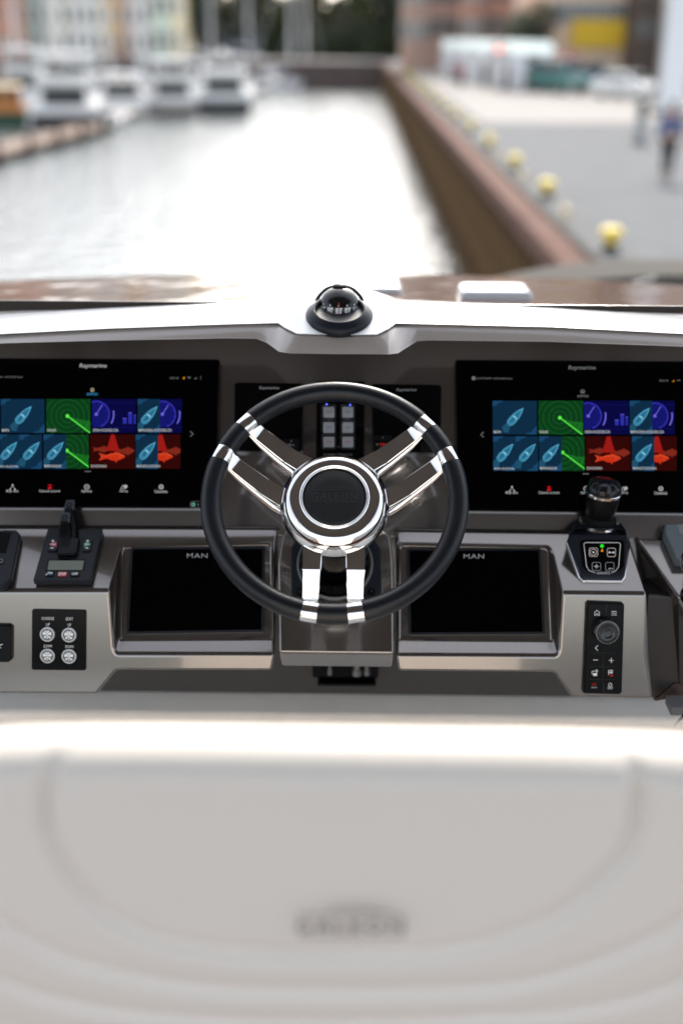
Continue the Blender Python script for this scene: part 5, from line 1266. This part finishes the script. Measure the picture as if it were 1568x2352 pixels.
for i, (px, py, lb) in enumerate(((1052,180,'leftmost white market stall'), (1090,186,'second white market stall from the left'), (1128,192,'middle white market stall'), (1168,199,'fourth white market stall from the left'), (1208,208,'rightmost white market stall beside the teal van'))): stall(px, py, i, lb)
# vehicles
tyre = mat('tyre', (.015,.015,.015), .8)
def vehicle(px, py, wpx, name, lab, paint, kind='car', rz=0, cat='car'):
    q = onz(px, py, -3.37); Wd = 1.8
    v = empty(name, (q.x, q.y, GZ+.03), lab, cat); hb = 1.46 if kind == 'car' else 2.0; L = 4.3 if kind == 'car' else 4.8
    if kind == 'car': prof = [(-2.15,.35),(-2.15,.75),(-1.95,.90),(-1.05,.98),(2.0,.98),(2.12,.75),(2.12,.35)]; cab = [(-1.1,.96),(-.35,1.44),(1.15,1.46),(1.95,.97)]
    else: prof = [(-2.4,.35),(-2.4,.85),(-2.1,1.1),(-1.5,1.2),(2.4,1.2),(2.4,.35)]; cab = [(-1.75,1.18),(-1.15,1.95),(2.2,2.0),(2.38,1.18)]
    MB().prism([(-Wd/2,y,z) for y, z in prof], (Wd,0,0)).build('body', paint, v, local=True, bevel=.09)
    cb_ = MB(); k = .80
    la = [(-Wd/2*(.95 if z < 1.25 else k), y, z) for y, z in cab]; lb = [(Wd/2*(.95 if z < 1.25 else k), y, z) for y, z in cab]
    cb_.frust(la, lb).build('cabin', paint, v, local=True, bevel=.05)
    (ya,za),(yb,zb),(yc,zc),(yd,zd) = cab
    MB().face([(-Wd*.42,ya+.08,za+.06),(Wd*.42,ya+.08,za+.06),(Wd*.36,yb-.06,zb-.07),(-Wd*.36,yb-.06,zb-.07)]).build('windscreen', dark_w, v, local=True, loc=None).location = (0,-.035,.02)
    for s in (-1,1):
        MB().face([(s*Wd*.478,ya+.4,za+.1),(s*Wd*.478,yd-.35,zd+.1),(s*Wd*.415,yc-.1,zc-.1),(s*Wd*.415,yb+.1,zb-.1)]).build('side_window', dark_w, v, local=True).location = (s*.02,0,.0)
        MB().box((s*Wd*.36, prof[0][0]-.01, .68), (.32,.06,.16)).build('headlight', mat('lamp_glass', (.7,.7,.68), .1), v, local=True, bevel=.02)
        for y in (-1.35, 1.35):
            w = MB().cyl((s*(Wd/2-.02), y, .32), (s*(Wd/2-.22), y, .32), .32, n=20).build('wheel', tyre, v, local=True)
            MB().cyl((s*(Wd/2-.005), y, .32), (s*(Wd/2-.05), y, .32), .19, n=14).build('rim', steel, w, local=True)
    MB().box((0, prof[0][0]-.02, .42), (Wd*.9,.10,.16)).build('bumper', rubber, v, local=True, bevel=.02)
    v.rotation_euler = (0,0,rz); return v
vehicle(1281, 213, 98, 'parked_van', 'teal green van parked beside the last market stall', mat('teal_paint', (.03,.16,.14), .35, coat=.5), 'van', R(28), 'van')
vehicle(1352, 205, 60, 'parked_car', 'dark blue car between the teal van and the white car', mat('dark_blue_paint', (.02,.04,.09), .3, coat=.6), 'car', R(60))
vehicle(1380, 184, 60, 'parked_car', 'cream car behind the white one', mat('cream_car', (.62,.58,.48), .3, coat=.6), 'car', R(70))
vehicle(1440, 226, 88, 'parked_car', 'white car parked left of the white pylon', mat('white_car', (.80,.80,.78), .25, coat=.6), 'car', R(38))
vehicle(1418, 168, 70, 'parked_van', 'slate blue van behind the white car', mat('slate_blue_paint', (.13,.18,.24), .35, coat=.5), 'van', R(80), 'van')
# lit orange traffic light
q = ony(1145, 113, 78)
tl_ = empty('traffic_light', (q.x, 78, GZ+.03), 'traffic light showing orange, in front of the dark brick house', 'traffic light')
MB().cyl((q.x, 78, GZ+.03), (q.x, 78, q.z-.3), .05).build('pole', blk, tl_)
MB().box((q.x, 78.06, q.z), (.28, .14, .8)).build('housing', blk, tl_, bevel=.03)
MB().cyl((q.x, 77.98, q.z), (q.x, 77.94, q.z), .10, n=16).build('lamp', em('orange_signal', (1,.11,.03), 12), tl_)
for dz in (-.24, .24): MB().cyl((q.x, 77.98, q.z+dz), (q.x, 77.94, q.z+dz), .09, n=16).build('lamp', blk_gloss, tl_)
# white pylon and information post
q = onz(1512, 262, -3.37)
py_ = empty('advertising_pylon', (q.x+.35, q.y, GZ+.03), 'tall white pylon rising at the right edge behind the walker', 'pylon')
wp = mat('white_panel', (.80,.81,.83), .4)
MB().box((q.x+.45, q.y, GZ+3.6), (1.25, .6, 7.0)).build('panel', wp, py_, bevel=.05)
MB().box((q.x+.45, q.y, GZ+.12), (1.6, .9, .22)).build('plinth', stone, py_, bevel=.03)
MB().box((q.x+.45-.66, q.y, GZ+3.6), (.06, .66, 6.9)).build('edge_trim', steel, py_, smooth=False)
q = onz(1466, 328, -3.37)
ip = empty('information_post', (q.x, q.y, GZ+.03), 'grey information post standing alone left of the walker', 'post')
MB().box((q.x, q.y, GZ+.75), (.34, .20, 1.35)).build('post_body', mat('grey_post', (.34,.35,.34), .5), ip, bevel=.03)
MB().box((q.x, q.y-.11, GZ+1.12), (.26, .02, .42)).build('post_panel', dark_w, ip, smooth=False)
MB().box((q.x, q.y, GZ+.06), (.46, .32, .08)).build('post_foot', stone, ip, bevel=.01)
# white pads on the foredeck just behind the dash
for x0, x1, yt, yb, Y, lb in ((1056,1224,669,703,2.62,'white rounded pad behind the dash to the right of the compass'), (735,925,661,692,2.70,'white rounded pad just behind the compass')):
    a = ony(x0, yb, Y); b = ony(x1, yt, Y)
    lp = round_loop([Vector((a.x,Y,a.z)), Vector((b.x,Y,a.z)), Vector((b.x,Y,b.z)), Vector((a.x,Y,b.z))], [0,0,.016,.016])
    setp(MB().prism(lp, (0,.10,0)).build('vent_cover', gelcoat, bevel=.008), lb, 'cover', 'white covers behind the dash')
# chrome bow rail seen at the right behind the dash
st_ = MB().tube([ony(1500,700,3.0), ony(1470,672,3.05), ony(1452,655,3.3), ony(1500,640,4.2)], .012, 10).build('rail', chrome); setp(st_, 'chrome rail curving up behind the dash at the right edge', 'rail')
